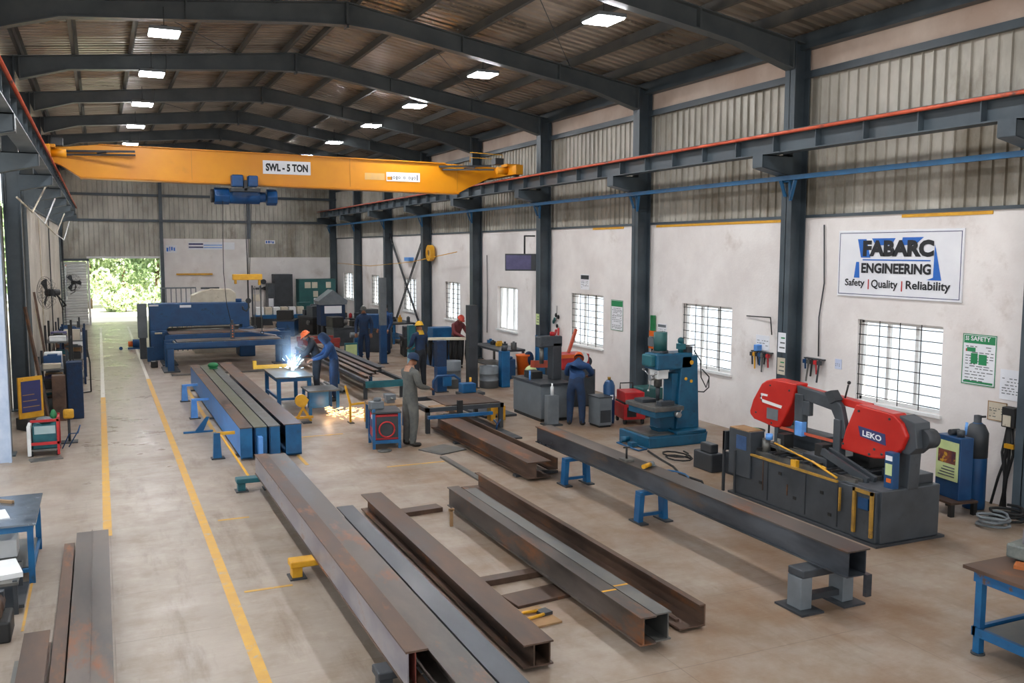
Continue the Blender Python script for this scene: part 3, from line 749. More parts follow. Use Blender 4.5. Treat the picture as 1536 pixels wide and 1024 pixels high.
# ------------------------------------------------------------------ signs and posters on the right wall (face -X)
WX = XR_-.002
t = T('company_sign', 'large white company sign board reading FABARC ENGINEERING Safety Quality Reliability', 'sign', (WX, 10.66, 3.345))
MB().box(-.03, 0, -1.23, 1.23, -.54, .54).build('board', board_white, t, bevel=.006)
b = MB()
for (y0, y1, z0, z1) in ((-1.2, 1.2, .495, .505), (-1.2, 1.2, -.505, -.495), (-1.2, -1.19, -.5, .5), (1.19, 1.2, -.5, .5)): b.box(-.033, -.029, y0, y1, z0, z1)
b.build('border_line', sign_navy, t)
def yp(pts): return [(-(u), v) for u, v in pts]    # u to the reader's right -> -Y
b = MB()
for pl in ([(-.80, .40), (-.62, .40), (-.52, .10), (-.72, .10)], [(-.5, .41), (-.02, .41), (-.1, .30), (-.42, .30)], [(.12, .42), (.52, .42), (.36, .30), (.1, .30)],
           [(-.82, .03), (-.76, .03), (-.74, -.23), (-.86, -.23)], [(.73, .30), (.76, .2), (.87, -.23), (.60, -.23), (.72, -.19)]):
    b.prism(yp(pl), 'x', -.034, -.030)
b.box(-.035, -.031, -.66, .68, .055, .075)
b.build('logo_shapes', sign_blue, t)
b = MB(); put_text(b, 'FABARC', 'yz', .68, -.72, .12, .38, -.038, bold=.06)
put_text(b, 'ENGINEERING', 'yz', .70, -.68, -.15, .015, -.038, bold=.04)
b.build('company_lettering', sign_black, t)
b = MB()
put_text(b, 'Safety', 'yz', 1.05, .62, -.40, -.25, -.036, bold=.022)
put_text(b, 'Quality', 'yz', .48, -.06, -.42, -.25, -.036, bold=.022)
put_text(b, 'Reliability', 'yz', -.22, -1.04, -.42, -.25, -.036, bold=.022)
b.build('motto_lettering', sign_black, t)
MB().box(-.037, -.034, .53, .55, -.41, -.25).box(-.037, -.034, -.15, -.13, -.42, -.26).build('motto_dividers', sign_red, t)

def poster(name, label, y0, y1, z0, z1, head, board=board_white, bars=(), hd=.16, seed=1, border=None, footer=None):
    yc = (y0+y1)/2; zc = (z0+z1)/2; hw = (y1-y0)/2; hz = (z1-z0)/2
    t = T(name, label, 'poster', (WX, yc, zc))
    MB().box(-.008, 0, -hw, hw, -hz, hz).build('sheet', board, t)
    rnd = random.Random(seed)
    if head:
        MB().box(-.011, -.008, -hw*.92, hw*.92, hz-2*hz*hd-.01, hz-.02).build('header_band', head, t)
    if border:
        e = .012
        MB().box(-.0105, -.008, -hw, hw, -hz, -hz+e).box(-.0105, -.008, -hw, hw, hz-e, hz).box(-.0105, -.008, -hw, -hw+e, -hz, hz).box(-.0105, -.008, hw-e, hw, -hz, hz).build('border_strip', border, t)
    b = MB(); z = hz-2*hz*hd-.05
    while z > -hz+.06:
        y = hw*.8
        while y > -hw*.7:
            l = rnd.uniform(.03, .11)*hw/.3
            if rnd.random() < .75: b.box(-.0105, -.0085, max(y-l, -hw*.85), y, z-.012, z)
            y -= l+.025
        z -= rnd.uniform(.03, .05)
    b.build('lettering', ink_grey, t)
    return t
t = poster('safety_sign', 'large green bordered safety notice right of the big window, beside the right column', 8.83, 9.38, 1.64, 2.37, sign_green, seed=4, border=sign_green, hd=.17)
for (y0, y1, z0, z1) in ((.02, .13, -.06, .09), (-.13, 0, -.07, .08), (-.24, .24, -.34, -.31), (.06, .2, .11, .17)): MB().box(-.012, -.0085, y0, y1, z0, z1).build('green_pictogram', sign_green, t)
b = MB(); put_text(b, 'SAFETY', 'yz', .14, -.18, .27, .335, -.0125, bold=.02)
put_text(b, '5S', 'yz', .23, .17, .27, .33, -.0125, bold=.02)
b.build('header_lettering', board_white, t)
MB().box(-.0115, -.0085, .19, .22, .11, .15).build('red_mark', sign_red, t)
poster('safety_sign', 'green headed notice between the third column and the third window from the right', 18.88, 19.44, 1.62, 2.36, sign_green, seed=8, border=sign_green, hd=.2)
poster('notice_sign', 'narrow grey headed notice on the wall behind the blue drill', 17.03, 17.37, 1.5, 1.93, mid_grey, seed=12)
poster('notice_sign', 'white chart of purple lines left of the second column from the right', 13.6, 13.98, 1.68, 1.96, None, seed=22)
poster('notice_sign', 'small black and white notice on the wall above the third window from the right', 20.56, 21.02, 2.55, 2.94, dark_grey, seed=31, hd=.3)
poster('notice_sign', 'pair of faint paper sheets under the safety notice beside the right column', 8.4, 8.75, 1.5, 1.92, None, seed=41)
poster('notice_sign', 'brown framed photo notice low on the wall left of the switch box', 8.62, 8.92, 1.18, 1.45, None, seed=45, board=cream_paint, border=cardboard)
poster('notice_sign', 'pale blue note on the wall left of the big window', 11.75, 11.9, 1.55, 1.72, None, seed=47, board=M('pale_blue_paper', '#b9c2da', '#c7cfe2'))
# little plates on the back wall
def backplate(label, x0, x1, z0, z1, mats, seed, y=YB):
    t = T('wall_sign', label, 'sign', ((x0+x1)/2, y, (z0+z1)/2)); hw = (x1-x0)/2; hz = (z1-z0)/2
    MB().box(-hw, hw, -.02, 0, -hz, hz).build('plate', board_white, t)
    rnd = random.Random(seed); b = MB(); x = -hw*.85
    while x < hw*.8:
        w_ = rnd.uniform(.04, .09); b.box(x, min(x+w_, hw*.9), -.025, -.02, -hz*rnd.uniform(.3, .7), hz*rnd.uniform(.3, .7)); x += w_+.04
    b.build('lettering', mats, t)
backplate('small plate with blue lettering high on the back wall beside the doorway', 3.0, 3.5, 3.42, 3.78, sign_blue, 2)
backplate('pale blue lettered plate on the back sheeting right of the hoist', 7.75, 8.25, 3.86, 4.05, sign_blue, 5, YB-.03)
t = T('hanging_banner', 'white banner with blue stripes fixed high on the back wall left of the hoist', 'banner', (5.05, YB-.002, 3.75))
MB().box(-1.0, 1.2, -.015, 0, -.18, .18).build('cloth', board_white, t)
MB().box(-.98, -.3, -.02, -.015, .05, .13).box(-.98, -.3, -.02, -.015, -.1, -.03).build('dark_stripe', sign_navy, t)
MB().box(-.28, .6, -.02, -.015, .02, .06).box(-.28, .6, -.02, -.015, -.1, -.06).build('pale_stripe', bright_blue, t)
# ------------------------------------------------------------------ steel sections lying in the bay
def steel(name, label, mb, mats, group='steel sections laid out on the floor', cat='steel beam', loc=(0, 0, 0)):
    o = mb.build(name, mats); tag(o, label, cat, group); return o
# long box beam on stands (front right)
t = T('steel_box_beam', 'long grey box beam on three stands in front of the red band saw', 'steel beam', (6.58, 0, .42), 0, 'steel sections on stands')
MB().box(-.145, .145, 6.45, 13.35, 0, .014).build('bottom_flange', blue_steel, t)
MB().box(-.145, .145, 6.45, 13.35, .246, .26).build('top_flange', mill_steel, t)
MB().box(-.12, -.108, 6.46, 13.34, .014, .246).build('web_plate', blue_steel, t)
MB().box(.095, .107, 6.46, 13.34, .014, .246).build('web_plate', blue_steel, t)
MB().box(.06, .13, 6.4, 6.44, -.2, .02).build('end_lug', blue_steel, t)
t2 = T('beam_clamp', 'small steel clamp with handle standing on the long grey box beam', 'clamp', (6.5, 10.6, .681))
MB().box(-.07, .07, -.09, .09, 0, .035).build('clamp_base', dull_steel, t2, bevel=.006)
MB().cyl((0, 0, .03), (0, 0, .2), .014).cyl((-.05, 0, .19), (.05, 0, .19), .01).build('handle', black, t2)
t2 = T('grinder', 'small grey and yellow angle grinder left on the long box beam', 'power tool', (6.56, 10.15, .681), .5)
MB().cyl((-.13, 0, .035), (.05, 0, .035), .03).build('tool_body', safety_yellow, t2)
MB().cyl((.05, 0, .035), (.12, 0, .035), .035).cyl((.1, 0, .012), (.1, 0, .02), .055).build('tool_head', mid_grey, t2)

def trestle(label, x, y, h, w=.5, mat_=machine_blue, top=None, group='beam stands', spread=.1):
    t = T('beam_stand', label, 'stand', (x, y, 0), 0, group)
    MB().box(-w/2, w/2, -.06, .06, h-.05, h).build('top_bar', top or mat_, t, bevel=.005)
    for s in (-1, 1):
        MB().prism([(s*(w/2-.07), h-.05), (s*w/2, h-.05), (s*(w/2+.02), .02), (s*(w/2-.05), .02)], 'y', -.06, .06).build('leg', mat_, t)
        MB().box(s*(w/2-.02)-.06, s*(w/2-.02)+.06, -.15, .15, 0, .02).build('foot_plate', dark_grey, t)
    MB().box(-w/2+.05, w/2-.05, -.02, .02, .08, .12).build('cross_bar', mat_, t)
    return t
trestle('blue trestle under the far end of the long grey box beam', 6.52, 12.1, .419, .42)
trestle('blue trestle under the middle of the long grey box beam', 6.52, 10.0, .419, .42)
t = T('beam_stand', 'heavy grey stand under the near end of the long box beam', 'stand', (6.55, 6.88, 0), 0, 'beam stands')
MB().box(-.36, .3, -.11, .11, .34, .419).build('top_bar', dark_grey, t, bevel=.01)
for s in (-1, 1):
    MB().box(s*.27-.07-.03, s*.27+.07-.03, -.1, .1, .02, .34).build('leg', mid_grey, t, bevel=.006)
    MB().box(s*.27-.14-.03, s*.27+.14-.03, -.2, .2, 0, .02).build('foot_plate', dark_grey, t)
MB().box(-.25, .2, -.05, .05, .08, .14).build('cross_bar', dark_grey, t)

# pair of heavy I beams
o = steel('steel_beam', 'left one of the two heavy grey beams lying side by side, front middle', MB().ibeam(4.23, 4.395, 6.62, 11.55, .07, .33, .014, .012, web=.2), mill_steel)
o = steel('steel_beam', 'right one of the two heavy grey beams lying side by side, front middle', MB().ibeam(4.405, 4.57, 6.65, 11.35, .07, .33, .014, .012, web=.8), dull_steel)
for (x0, x1, y) in ((4.235, 4.39, 7.3), (4.41, 4.565, 7.38)):
    MB().box(x0, x1, y, y+.03, .3305, .332).build('paint_mark', safety_yellow, o)
# brown channel
ch = MB().prism([(4.8, .03), (5.09, .03), (5.09, .24), (5.02, .24), (5.02, .226), (5.076, .226), (5.076, .044), (4.8, .044)], 'y', 6.85, 12.5)
steel('steel_channel', 'rusty brown channel lying open side up right of the paired grey beams', ch, rust_steel)
steel('steel_bar', 'thin rusty bar lying inside the brown channel', MB().box(4.86, 4.9, 7.0, 10.5, .046, .07), rust_steel, cat='steel bar')
# single H beam
steel('steel_beam', 'rusty H beam with open near end, left of the paired beams', MB().ibeam(3.13, 3.41, 6.7, 11.95, .04, .25, .014, .012, web=.35).box(3.37, 3.382, 6.7, 11.95, .05, .24), rust_steel)
def floorbit(name, label, cat, x0, x1, y0, y1, z0, z1, m, rz=0, group='scrap pieces lying between the beams'):
    o = MB().box(-(x1-x0)/2, (x1-x0)/2, -(y1-y0)/2, (y1-y0)/2, z0, z1).build(name, m, loc=((x0+x1)/2, (y0+y1)/2, 0), rot=(0, 0, rz), bevel=.004)
    return tag(o, label, cat, group)
# left long row
e1 = T('steel_channel', 'long channel with side coloured pale as if daylit, leftmost of the long row', 'steel beam', (0, 0, 0), 0, 'steel sections laid out on the floor')
MB().box(2.03, 2.042, 6.45, 13.9, .215, .485).build('web', pale_steel, e1)  # web paler than the flanges: daylight on this side put into its colour
MB().box(2.02, 2.2, 6.45, 13.9, .485, .5).box(2.02, 2.2, 6.45, 13.9, .2, .215).build('flange', rust_steel, e1)
MB().box(2.1, 2.108, 6.47, 13.88, .215, .485).build('inner_web', M('red_primer_web', '#5a2a22', '#7a3a30', rough=.6), e1)
steel('steel_beam', 'long grey I beam just right of the pale sided channel', MB().ibeam(2.23, 2.5, 5.2, 14.05, .2, .45, .014, .012), mill_steel)
steel('steel_beam', 'lower dark I beam, third of the long row', MB().ibeam(2.64, 2.85, 5.2, 11.3, .06, .3, .014, .012), blue_steel)
for y in (6.6, 9.6): floorbit('timber_packer', 'dark packer under the %s of the third long beam' % ('near half' if y < 8 else 'far half'), 'timber', 2.58, 2.92, y-.05, y+.05, 0, .059, dark_grey)
steel('steel_angle', 'short dark angle lying at the far end of the third long beam', MB().prism([(2.5, .03), (2.62, .03), (2.62, .15), (2.61, .15), (2.61, .04), (2.5, .04)], 'y', 10.6, 11.7), dark_grey)

def low_stand(label, x, y, h, mat_, w=.55):
    t = T('low_stand', label, 'stand', (x, y, 0), 0, 'low stands under the long row')
    MB().box(-.1, w-.1, -.1, .1, h-.07, h).build('top_bar', mat_, t, bevel=.012)
    MB().box(-.08, .03, -.07, .07, .015, h-.07).build('leg', mat_, t, bevel=.006)
    MB().box(w-.22, w-.12, -.07, .07, .015, h-.07).build('leg', mat_, t, bevel=.006)
    MB().box(-.11, .07, -.11, .11, 0, .015).build('foot_plate', dark_grey, t); MB().box(w-.26, w-.08, -.11, .11, 0, .015).build('foot_plate', dark_grey, t)
low_stand('yellow low stand under the long row of beams', 1.86, 9.8, .199, safety_yellow)
low_stand('teal low stand under the far end of the long row', 1.82, 13.75, .199, teal_paint)
low_stand('small dark stand under the near end of the pale sided channel', 2.0, 6.9, .199, dark_grey)

# floor dunnage between the beams
floorbit('timber_packer', 'brown timber packer lying across behind the rusty H beam', 'timber', 3.6, 4.15, 11.5, 11.72, 0, .06, rust_steel, .1)
floorbit('timber_packer', 'dark flat packer under the paired beams near their middle', 'timber', 3.5, 4.6, 8.7, 8.85, 0, .065, rust_steel, .05)
floorbit('timber_packer', 'dark flat packer under the near half of the paired beams', 'timber', 3.65, 4.6, 8.05, 8.4, 0, .03, rust_steel, .12)
floorbit('steel_offcut', 'square brown plate offcut beside the rusty H beam', 'offcut', 3.5, 3.9, 7.5, 7.95, 0, .02, cardboard, .1)
t = T('clamp_handles', 'yellow handled clamp lying on the square brown plate', 'clamp', (3.7, 7.72, .021), .2)
for s in (-.05, .05): MB().tube([(-.16, s, .02), (-.05, s*1.5, .03), (.1, s, .02)], .016).build('handle', safety_yellow, t)
MB().box(.08, .2, -.06, .06, 0, .03).build('jaw', dark_grey, t)
o = MB().box(-.02, .02, -.012, .012, 0, .22).box(-.035, .035, -.012, .012, .2, .235).build('steel_stub', cardboard, loc=(4.03, 10.85, 0)); tag(o, 'short rusty upright stub standing between the beams', 'stub')
steel('steel_flat', 'thin long flat bar on the floor left of the heavy middle beam', MB().box(5.22, 5.32, 11.2, 14.6, 0, .03), dull_steel, cat='steel bar')
# heavy middle beam
steel('steel_beam', 'heavy brown I beam on the floor in front of the standing man in grey', MB().ibeam(5.9, 6.3, 12.5, 17.0, .04, .3, .016, .014, web=.35), rust_steel)
steel('steel_angle', 'dark rusty angle with jagged end lying right of the heavy middle beam', MB().prism([(6.36, .1), (6.52, .1), (6.52, .28), (6.5, .28), (6.5, .12), (6.36, .12)], 'y', 12.7, 17.6), rust_steel)
for y in (12.9, 15.6):
    floorbit('timber_packer', 'dark packer under the %s of the heavy middle beam' % ('near end' if y < 14 else 'far half'), 'timber', 5.85, 6.6, y-.06, y+.06, 0, .039, dark_grey)
floorbit('steel_plate', 'dark flat plate with bent corner lying right of the frame table', 'steel plate', 6.7, 7.2, 15.5, 18.5, 0, .03, dark_grey, 0)
o = MB().tube([(0, 0, 0), (.02, 0, .12)], .02).tube([(.02, 0, .1), (-.06, 0, .2)], .016).tube([(.02, 0, .1), (.09, 0, .19)], .016).build('blue_bracket', deep_blue, loc=(7.05, 16.4, .031)); tag(o, 'small blue forked bracket standing on the dark plate', 'bracket')

# blue sided bundle
for i, (x0, x1, lb) in enumerate(((2.06, 2.27, 'leftmost beam of the blue sided bundle, with bright blue side'), (2.30, 2.52, 'second beam of the blue sided bundle, greenish top'), (2.55, 2.75, 'third beam of the blue sided bundle, low dark top'), (2.79, 3.1, 'rightmost beam of the blue sided bundle, wide brown top'))):
    t = T('bundle_beam', lb, 'steel beam', (0, 0, 0), 0, 'blue sided beams on trestles')
    zt = (.56, .55, .54, .57)[i]; y0 = (15.75, 15.8, 15.85, 15.75)[i]; y1 = (25.0, 25.0, 24.6, 25.2)[i]
    MB().box(x0, x1, y0, y1, zt-.015, zt).build('top_flange', (rust_steel, M('green_tinted_steel', '#4a4a38', '#62604c', rough=.5, scale=1.5), dull_steel, rust_steel)[i], t)
    xw = x0+.012 if i < 3 else x1-.03
    MB().box(xw, xw+.012, y0+.01, y1-.01, .05, zt-.015).build('web', bright_blue if i == 0 else deep_blue, t)
    MB().box(x0+(.0 if i == 0 else .03), x1-.01, y0, y0+.012, .03, zt-.015).build('end_plate', machine_blue, t)
    MB().box(x0+.03, x1-.02, y0, y1, .035, .05).build('bottom_flange', deep_blue, t)
    if i == 1: MB().box(x0+.05, x0+.12, y0-.16, y0-.004, .05, .4).build('end_bracket', bright_blue, t)
for y in (16.2, 20, 24.2):
    o = MB().box(2.0, 3.15, y-.04, y+.04, 0, .034).build('packer_bar', dark_grey)
    tag(o, 'dark packer bar under the %s of the blue sided bundle' % {16.2: 'near end', 20: 'middle', 24.2: 'far end'}[y], 'packer')
def side_stand(label, y, h, mat_, x=1.72, arm=None):
    t = T('side_stand', label, 'stand', (x, y, 0), 0, 'stands leaning on the blue bundle')
    MB().prism([(-.07, .02), (.07, .02), (.05, h), (-.05, h)], 'y', -.06, .06).build('post', mat_, t)
    MB().box(-.1, .12, -.09, .09, 0, .02).build('foot_plate', dark_grey, t)
    MB().bar((.0, 0, h-.02), (.3, 0, h-.02), .05, .05).build('arm', arm or mat_, t)
    return t
side_stand('dark blue post with yellow arm left of the near end of the blue bundle', 16.1, .45, machine_blue, arm=safety_yellow)
o = MB().bar((1.78, 16.0, .42), (2.02, 14.2, .012), .03, .02).build('yellow_strap', safety_yellow); tag(o, 'yellow strip slanting down from the blue bundle to the floor', 'strap')
side_stand('blue post against the middle of the blue bundle', 20.2, .42, bright_blue)
side_stand('blue post against the far end of the blue bundle', 22.6, .4, bright_blue)
t = T('floor_support', 'blue T shaped foot on the floor left of the blue bundle', 'foot', (1.62, 18.6, 0))
MB().box(-.25, .3, -.04, .04, 0, .03).build('base_bar', machine_blue, t); MB().prism([(-.03, .03), (.12, .03), (.24, .3), (.18, .3)], 'y', -.03, .03).build('strut', machine_blue, t)
o = MB().box(-.1, .1, -.1, .1, 0, .02).ball((0, 0, .08), .13, .11, .08).build('green_cover', green_paint, loc=(2.55, 24.2, .553)); tag(o, 'crumpled green cover lying on top of the blue bundle far end', 'cover')

# left stack at the lower left of the photo
o = steel('steel_channel', 'upturned channel stack beside the left yellow line, wide rusty top', MB().box(-.37, -.02, 5.2, 12.0, .13, .145).box(-.37, -.355, 5.2, 12.0, .01, .13).box(-.035, -.02, 5.2, 12.0, .01, .13).box(-.205, -.195, 5.2, 12.0, .145, .16), mill_steel, group='steel stacked beside the left line')
o = steel('steel_beam', 'narrow dark beam along the left edge of the upturned channel stack', MB().ibeam(-.5, -.39, 5.2, 11.75, .0, .1, .012, .01), rust_steel, group='steel stacked beside the left line')
o = steel('steel_beam', 'short rusty beam alone at the bottom left of the floor', MB().ibeam(-.74, -.53, 5.2, 9.0, .0, .13, .012, .01), rust_steel, group='steel stacked beside the left line')
o = steel('steel_flat', 'thin plate strip leaning beside the short rusty beam', MB().box(-.79, -.755, 5.2, 8.6, 0, .05), dull_steel, group='steel stacked beside the left line')
# ------------------------------------------------------------------ band saw
t = T('band_saw', 'large horizontal band saw with two red wheel covers on a grey bed', 'band saw', (0, 0, 0))
b = MB().box(8.4, 9.0, 8.0, 10.7, .03, .66)
b.build('bed_cabinet', machine_grey, t, bevel=.012)
MB().box(8.45, 9.42, 7.96, 8.6, .03, .68).build('end_cabinet', machine_grey, t, bevel=.012)
MB().box(8.36, 9.5, 7.93, 10.78, .0, .03).build('base_plate', dark_grey, t)
# front panels and framing
b = MB()
for y in (9.95, 9.2, 8.62): b.box(8.39, 8.4, y-.006, y+.006, .08, .62)
b.build('panel_seams', dark_grey, t)
b = MB().box(8.37, 8.4, 8.62, 10.68, .645, .675).box(8.36, 8.39, 8.3, 8.34, .1, .66).box(8.36, 8.39, 8.02, 8.06, .1, .66).box(8.36, 8.385, 8.02, 8.34, .62, .66).box(8.36, 8.385, 8.55, 8.57, .3, .6)
b.build('edge_guard', M('worn_amber_edge', '#8a6a2c', '#b3872f', rough=.6, scale=6, c3='#4a4238', c3scale=6), t)
MB().box(8.375, 8.4, 8.1, 8.26, .42, .56).build('louvre_panel', deep_blue, t)
# chip tray rails and vice on the bed
b = MB()
for x in (8.46, 8.58, 8.72, 8.86): b.box(x, x+.05, 8.4, 10.6, .66, .72)
b.build('bed_rails', dull_steel, t)
b = MB()
for k in range(8): b.box(8.5, 8.95, 8.7+k*.22, 8.76+k*.22, .72, .74)
b.build('feed_rollers', dark_grey, t)
MB().box(8.95, 9.4, 8.6, 10.6, .25, .74).box(8.6, 9.35, 9.05, 9.5, .7, .84).build('vice_base', machine_grey, t, bevel=.01)
MB().box(8.62, 8.8, 9.15, 9.3, .82, 1.0).build('vice_jaw', black, t, bevel=.008); MB().box(8.62, 8.8, 9.9, 10.05, .72, 1.0).build('vice_jaw', black, t, bevel=.008)
b = MB()
for dx in (0, .12): b.bar((8.62+dx, 8.35, .7), (8.62+dx, 9.15, .92), .05, .09)
b.build('inclined_ramp', machine_grey, t)
b = MB().tube([(8.4, 9.1, .82), (8.4, 8.65, .7)], .015).tube([(8.46, 9.9, .9), (8.46, 9.2, .8), (8.46, 8.9, .76)], .012)
b.build('hoses', safety_yellow, t)
for k in range(5): MB().box(8.42, 8.95, 8.75+.36*k, 8.79+.36*k, .74, .77).build('cross_slat', black, t)
for k in range(3): MB().bar((8.62+.09*k, 10.3, .8), (8.66+.09*k, 9.5, .78), .05, .03).build('feed_strip', dull_steel, t)
MB().box(9.02, 9.38, 9.6, 10.5, .74, .98).build('rear_tray', machine_grey, t, bevel=.01); MB().box(9.0, 9.3, 8.7, 9.0, .74, .95).build('valve_block', black, t, bevel=.01)
b = MB()
for (x, y, z) in ((8.393, 10.45, .5), (8.393, 10.1, .3), (8.393, 9.7, .52), (8.393, 9.4, .25), (8.393, 8.9, .45), (8.393, 8.75, .2)): b.box(x, x+.01, y-.03, y+.03, z-.02, z+.02)
b.build('panel_latch', black, t)
for (y, z0, z1) in ((10.35, .3, .58), (10.05, .2, .62), (9.55, .25, .4)): MB().box(8.392, 8.401, y-.008, y+.008, z0, z1).build('rust_streak', rust_steel, t)
MB().box(8.40, 8.46, 9.4, 9.5, .66, .76).build('yellow_tag', safety_yellow, t)
# bow
XA, XB = 8.78, 8.98
lc = [(10.85, 1.18), (10.78, 1.36), (10.60, 1.62), (10.50, 1.68), (10.36, 1.72), (9.86, 1.71), (9.95, 1.42), (10.18, 1.04), (10.30, 1.02), (10.75, 1.07), (10.84, 1.13)]
cov = MB().prism(lc, 'x', XA, XB+.02).build('idler_wheel_cover', saw_red, t, bevel=.02)
bz = MB().prism([(10.62, 1.40), (10.14, 1.36), (10.16, 1.32), (10.56, 1.35), (10.6, 1.48), (10.45, 1.48), (10.46, 1.45), (10.56, 1.45)], 'x', XA-.006, XA+.002); bz.build('white_mark', white_paint, cov)
MB().box(XA-.006, XA+.002, 10.22, 10.46, 1.13, 1.29).build('cover_label', mid_grey, cov)
rc = [(9.0, .97), (8.92, 1.25), (8.76, 1.6), (8.16, 1.57), (8.02, 1.48), (7.93, 1.33), (8.0, 1.16), (8.14, 1.04), (8.30, .98), (8.45, .955)]
cov = MB().prism(rc, 'x', XA, XB+.02).build('drive_wheel_cover', saw_red, t, bevel=.02)
pl = MB().prism([(8.7, 1.33), (8.26, 1.30), (8.24, 1.16), (8.66, 1.2)], 'x', XA-.006, XA+.002).build('name_plate', sign_navy, cov)
lt = MB(); put_text(lt, 'LEKO', 'yz', 8.62, 8.31, 1.215, 1.29, XA-.008, bold=.03, slant=-.02); lt.build('name_lettering', board_white, cov)
b = MB()
for (y, z) in ((8.95, 1.05), (8.5, 1.0), (8.3, 1.04), (8.7, 1.52), (8.2, 1.5), (8.42, 1.08)): b.cyl((XA-.012, y, z), (XA+.002, y, z), .016, n=10)
b.build('cover_bolts', dark_grey, cov)
b = MB()
for (y, z) in ((10.7, 1.18), (10.35, 1.08), (10.4, 1.62), (10.0, 1.6)): b.cyl((XA-.012, y, z), (XA+.002, y, z), .014, n=10)
b.build('cover_bolts', dark_grey, t)
MB().prism([(8.1, 1.56), (7.86, 1.5), (7.82, 1.2), (7.93, 1.1), (8.05, 1.1)], 'x', XA+.05, XB+.1).build('drive_housing', machine_grey, t, bevel=.01)
MB().cyl((XB-.05, 7.85, 1.3), (XB+.14, 7.85, 1.3), .12, n=18).build('drive_motor', dark_grey, t)
# top back bar and goose-neck arm
MB().prism([(9.95, 1.66), (8.7, 1.6), (8.7, 1.5), (9.95, 1.56)], 'x', XA+.12, XB+.06).build('bow_back_bar', saw_red, t, bevel=.01)
MB().prism([(9.87, 1.69), (9.15, 1.63), (9.02, 1.52), (8.95, 1.3), (8.9, 1.1), (9.02, 1.1), (9.1, 1.3), (9.2, 1.45), (9.84, 1.52)], 'x', XA+.01, XA+.09).build('bow_arm', machine_grey, t, bevel=.012)
MB().box(XA-.01, XA+.1, 9.72, 9.88, 1.0, 1.58).box(XA, XA+.08, 9.6, 9.74, 1.3, 1.5).build('blade_guide_arm', machine_grey, t, bevel=.01)
MB().box(XA-.02, XA+.1, 9.0, 9.12, .78, 1.35).build('blade_guide_arm', machine_grey, t, bevel=.01)
MB().box(XA-.03, XA+.06, 9.7, 9.84, 1.0, 1.2).build('guide_clamp', bright_blue, t, bevel=.008)
MB().box(XA+.02, XA+.024, 8.95, 10.2, 1.02, 1.06).build('saw_blade', rail_red, t)
MB().prism([(9.3, 1.68), (9.18, 1.72), (9.08, 1.6), (9.2, 1.54)], 'x', XA-.02, XA+.1).build('tension_block', dark_grey, t)
MB().cyl((XA+.15, 9.1, 1.62), (XA+.15, 9.05, 1.8), .012).ball((XA+.15, 9.04, 1.83), .025).build('lever', black, t)
# pivot post at the drive end
MB().prism([(7.95, .66), (8.25, .66), (8.1, 1.32), (7.92, 1.32)], 'x', XA+.08, XA+.26).build('pivot_post', machine_grey, t, bevel=.01)
o = MB().box(XA-.12, XA-.02, 8.0, 8.14, .66, 1.12).build('control_post', deep_blue, t, bevel=.005)
MB().box(XA-.125, XA-.118, 8.02, 8.12, .84, .98).build('instruction_label', lime_paper, o); MB().box(XA-.125, XA-.118, 8.02, 8.12, 1.02, 1.08).build('blue_label', board_white, o); MB().box(XA-.125, XA-.118, 8.03, 8.1, .75, .8).build('warning_label', orange_paint, o)
# hydraulic unit at the far left corner
MB().box(8.36, 8.62, 10.3, 10.78, .3, .98).build('hydraulic_cabinet', machine_grey, t, bevel=.012)
MB().box(8.35, 8.6, 10.33, 10.75, .98, .995).build('cabinet_top', cardboard, t)
MB().box(8.352, 8.36, 10.38, 10.6, .7, .9).build('panel_label', M('blue_label_panel', '#2a4468', '#3a557c', scale=10), t)
MB().cyl((8.55, 10.18, .7), (8.55, 10.18, .9), .06).cyl((8.66, 10.0, .7), (8.66, 10.0, .93), .055).build('oil_filters', dull_steel, t)
MB().cyl((8.55, 10.12, .9), (8.55, 10.12, .98), .05).build('filler_cap', bright_blue, t)
MB().box(8.34, 8.37, 10.86, 10.9, 0, .9).box(8.34, 8.6, 10.84, 10.9, .62, .9).box(8.34, 8.37, 10.6, 10.63, .03, .66).build('support_frame', dark_grey, t)
b = MB()
for k in range(6): b.cyl((9.35, 8.7+k*.1, .5), (9.55, 8.7+k*.1, .55), .03)
MB().box(9.0, 9.4, 8.05, 8.5, .68, .8).build('coolant_tray', dark_grey, t, bevel=.01)
# bucket behind
t = T('bucket', 'black bucket standing on a low box behind the left end of the band saw', 'bucket', (9.35, 11.45, .36))
MB().lathe([(.12, 0), (.17, .36), (.185, .36), (.185, .38), (.16, .38), (.11, .02), (0, .02)], n=22).build('pail', rubber, t)
MB().ball((0, 0, .36), .13, .13, .05).build('contents', green_paint, t)
o = MB().box(9.05, 9.65, 11.2, 11.75, 0, .355).build('low_box', dark_grey, bevel=.01); tag(o, 'low dark box on the floor behind the band saw carrying the bucket', 'box')
o = MB().box(-.12, .12, -.25, .25, 0, .3).box(-.1, .05, -.2, .1, .3, .45).build('scrap_bin', dark_grey, loc=(8.95, 12.06, 0), bevel=.02); tag(o, 'small dark scrap bin left of the bucket', 'bin')
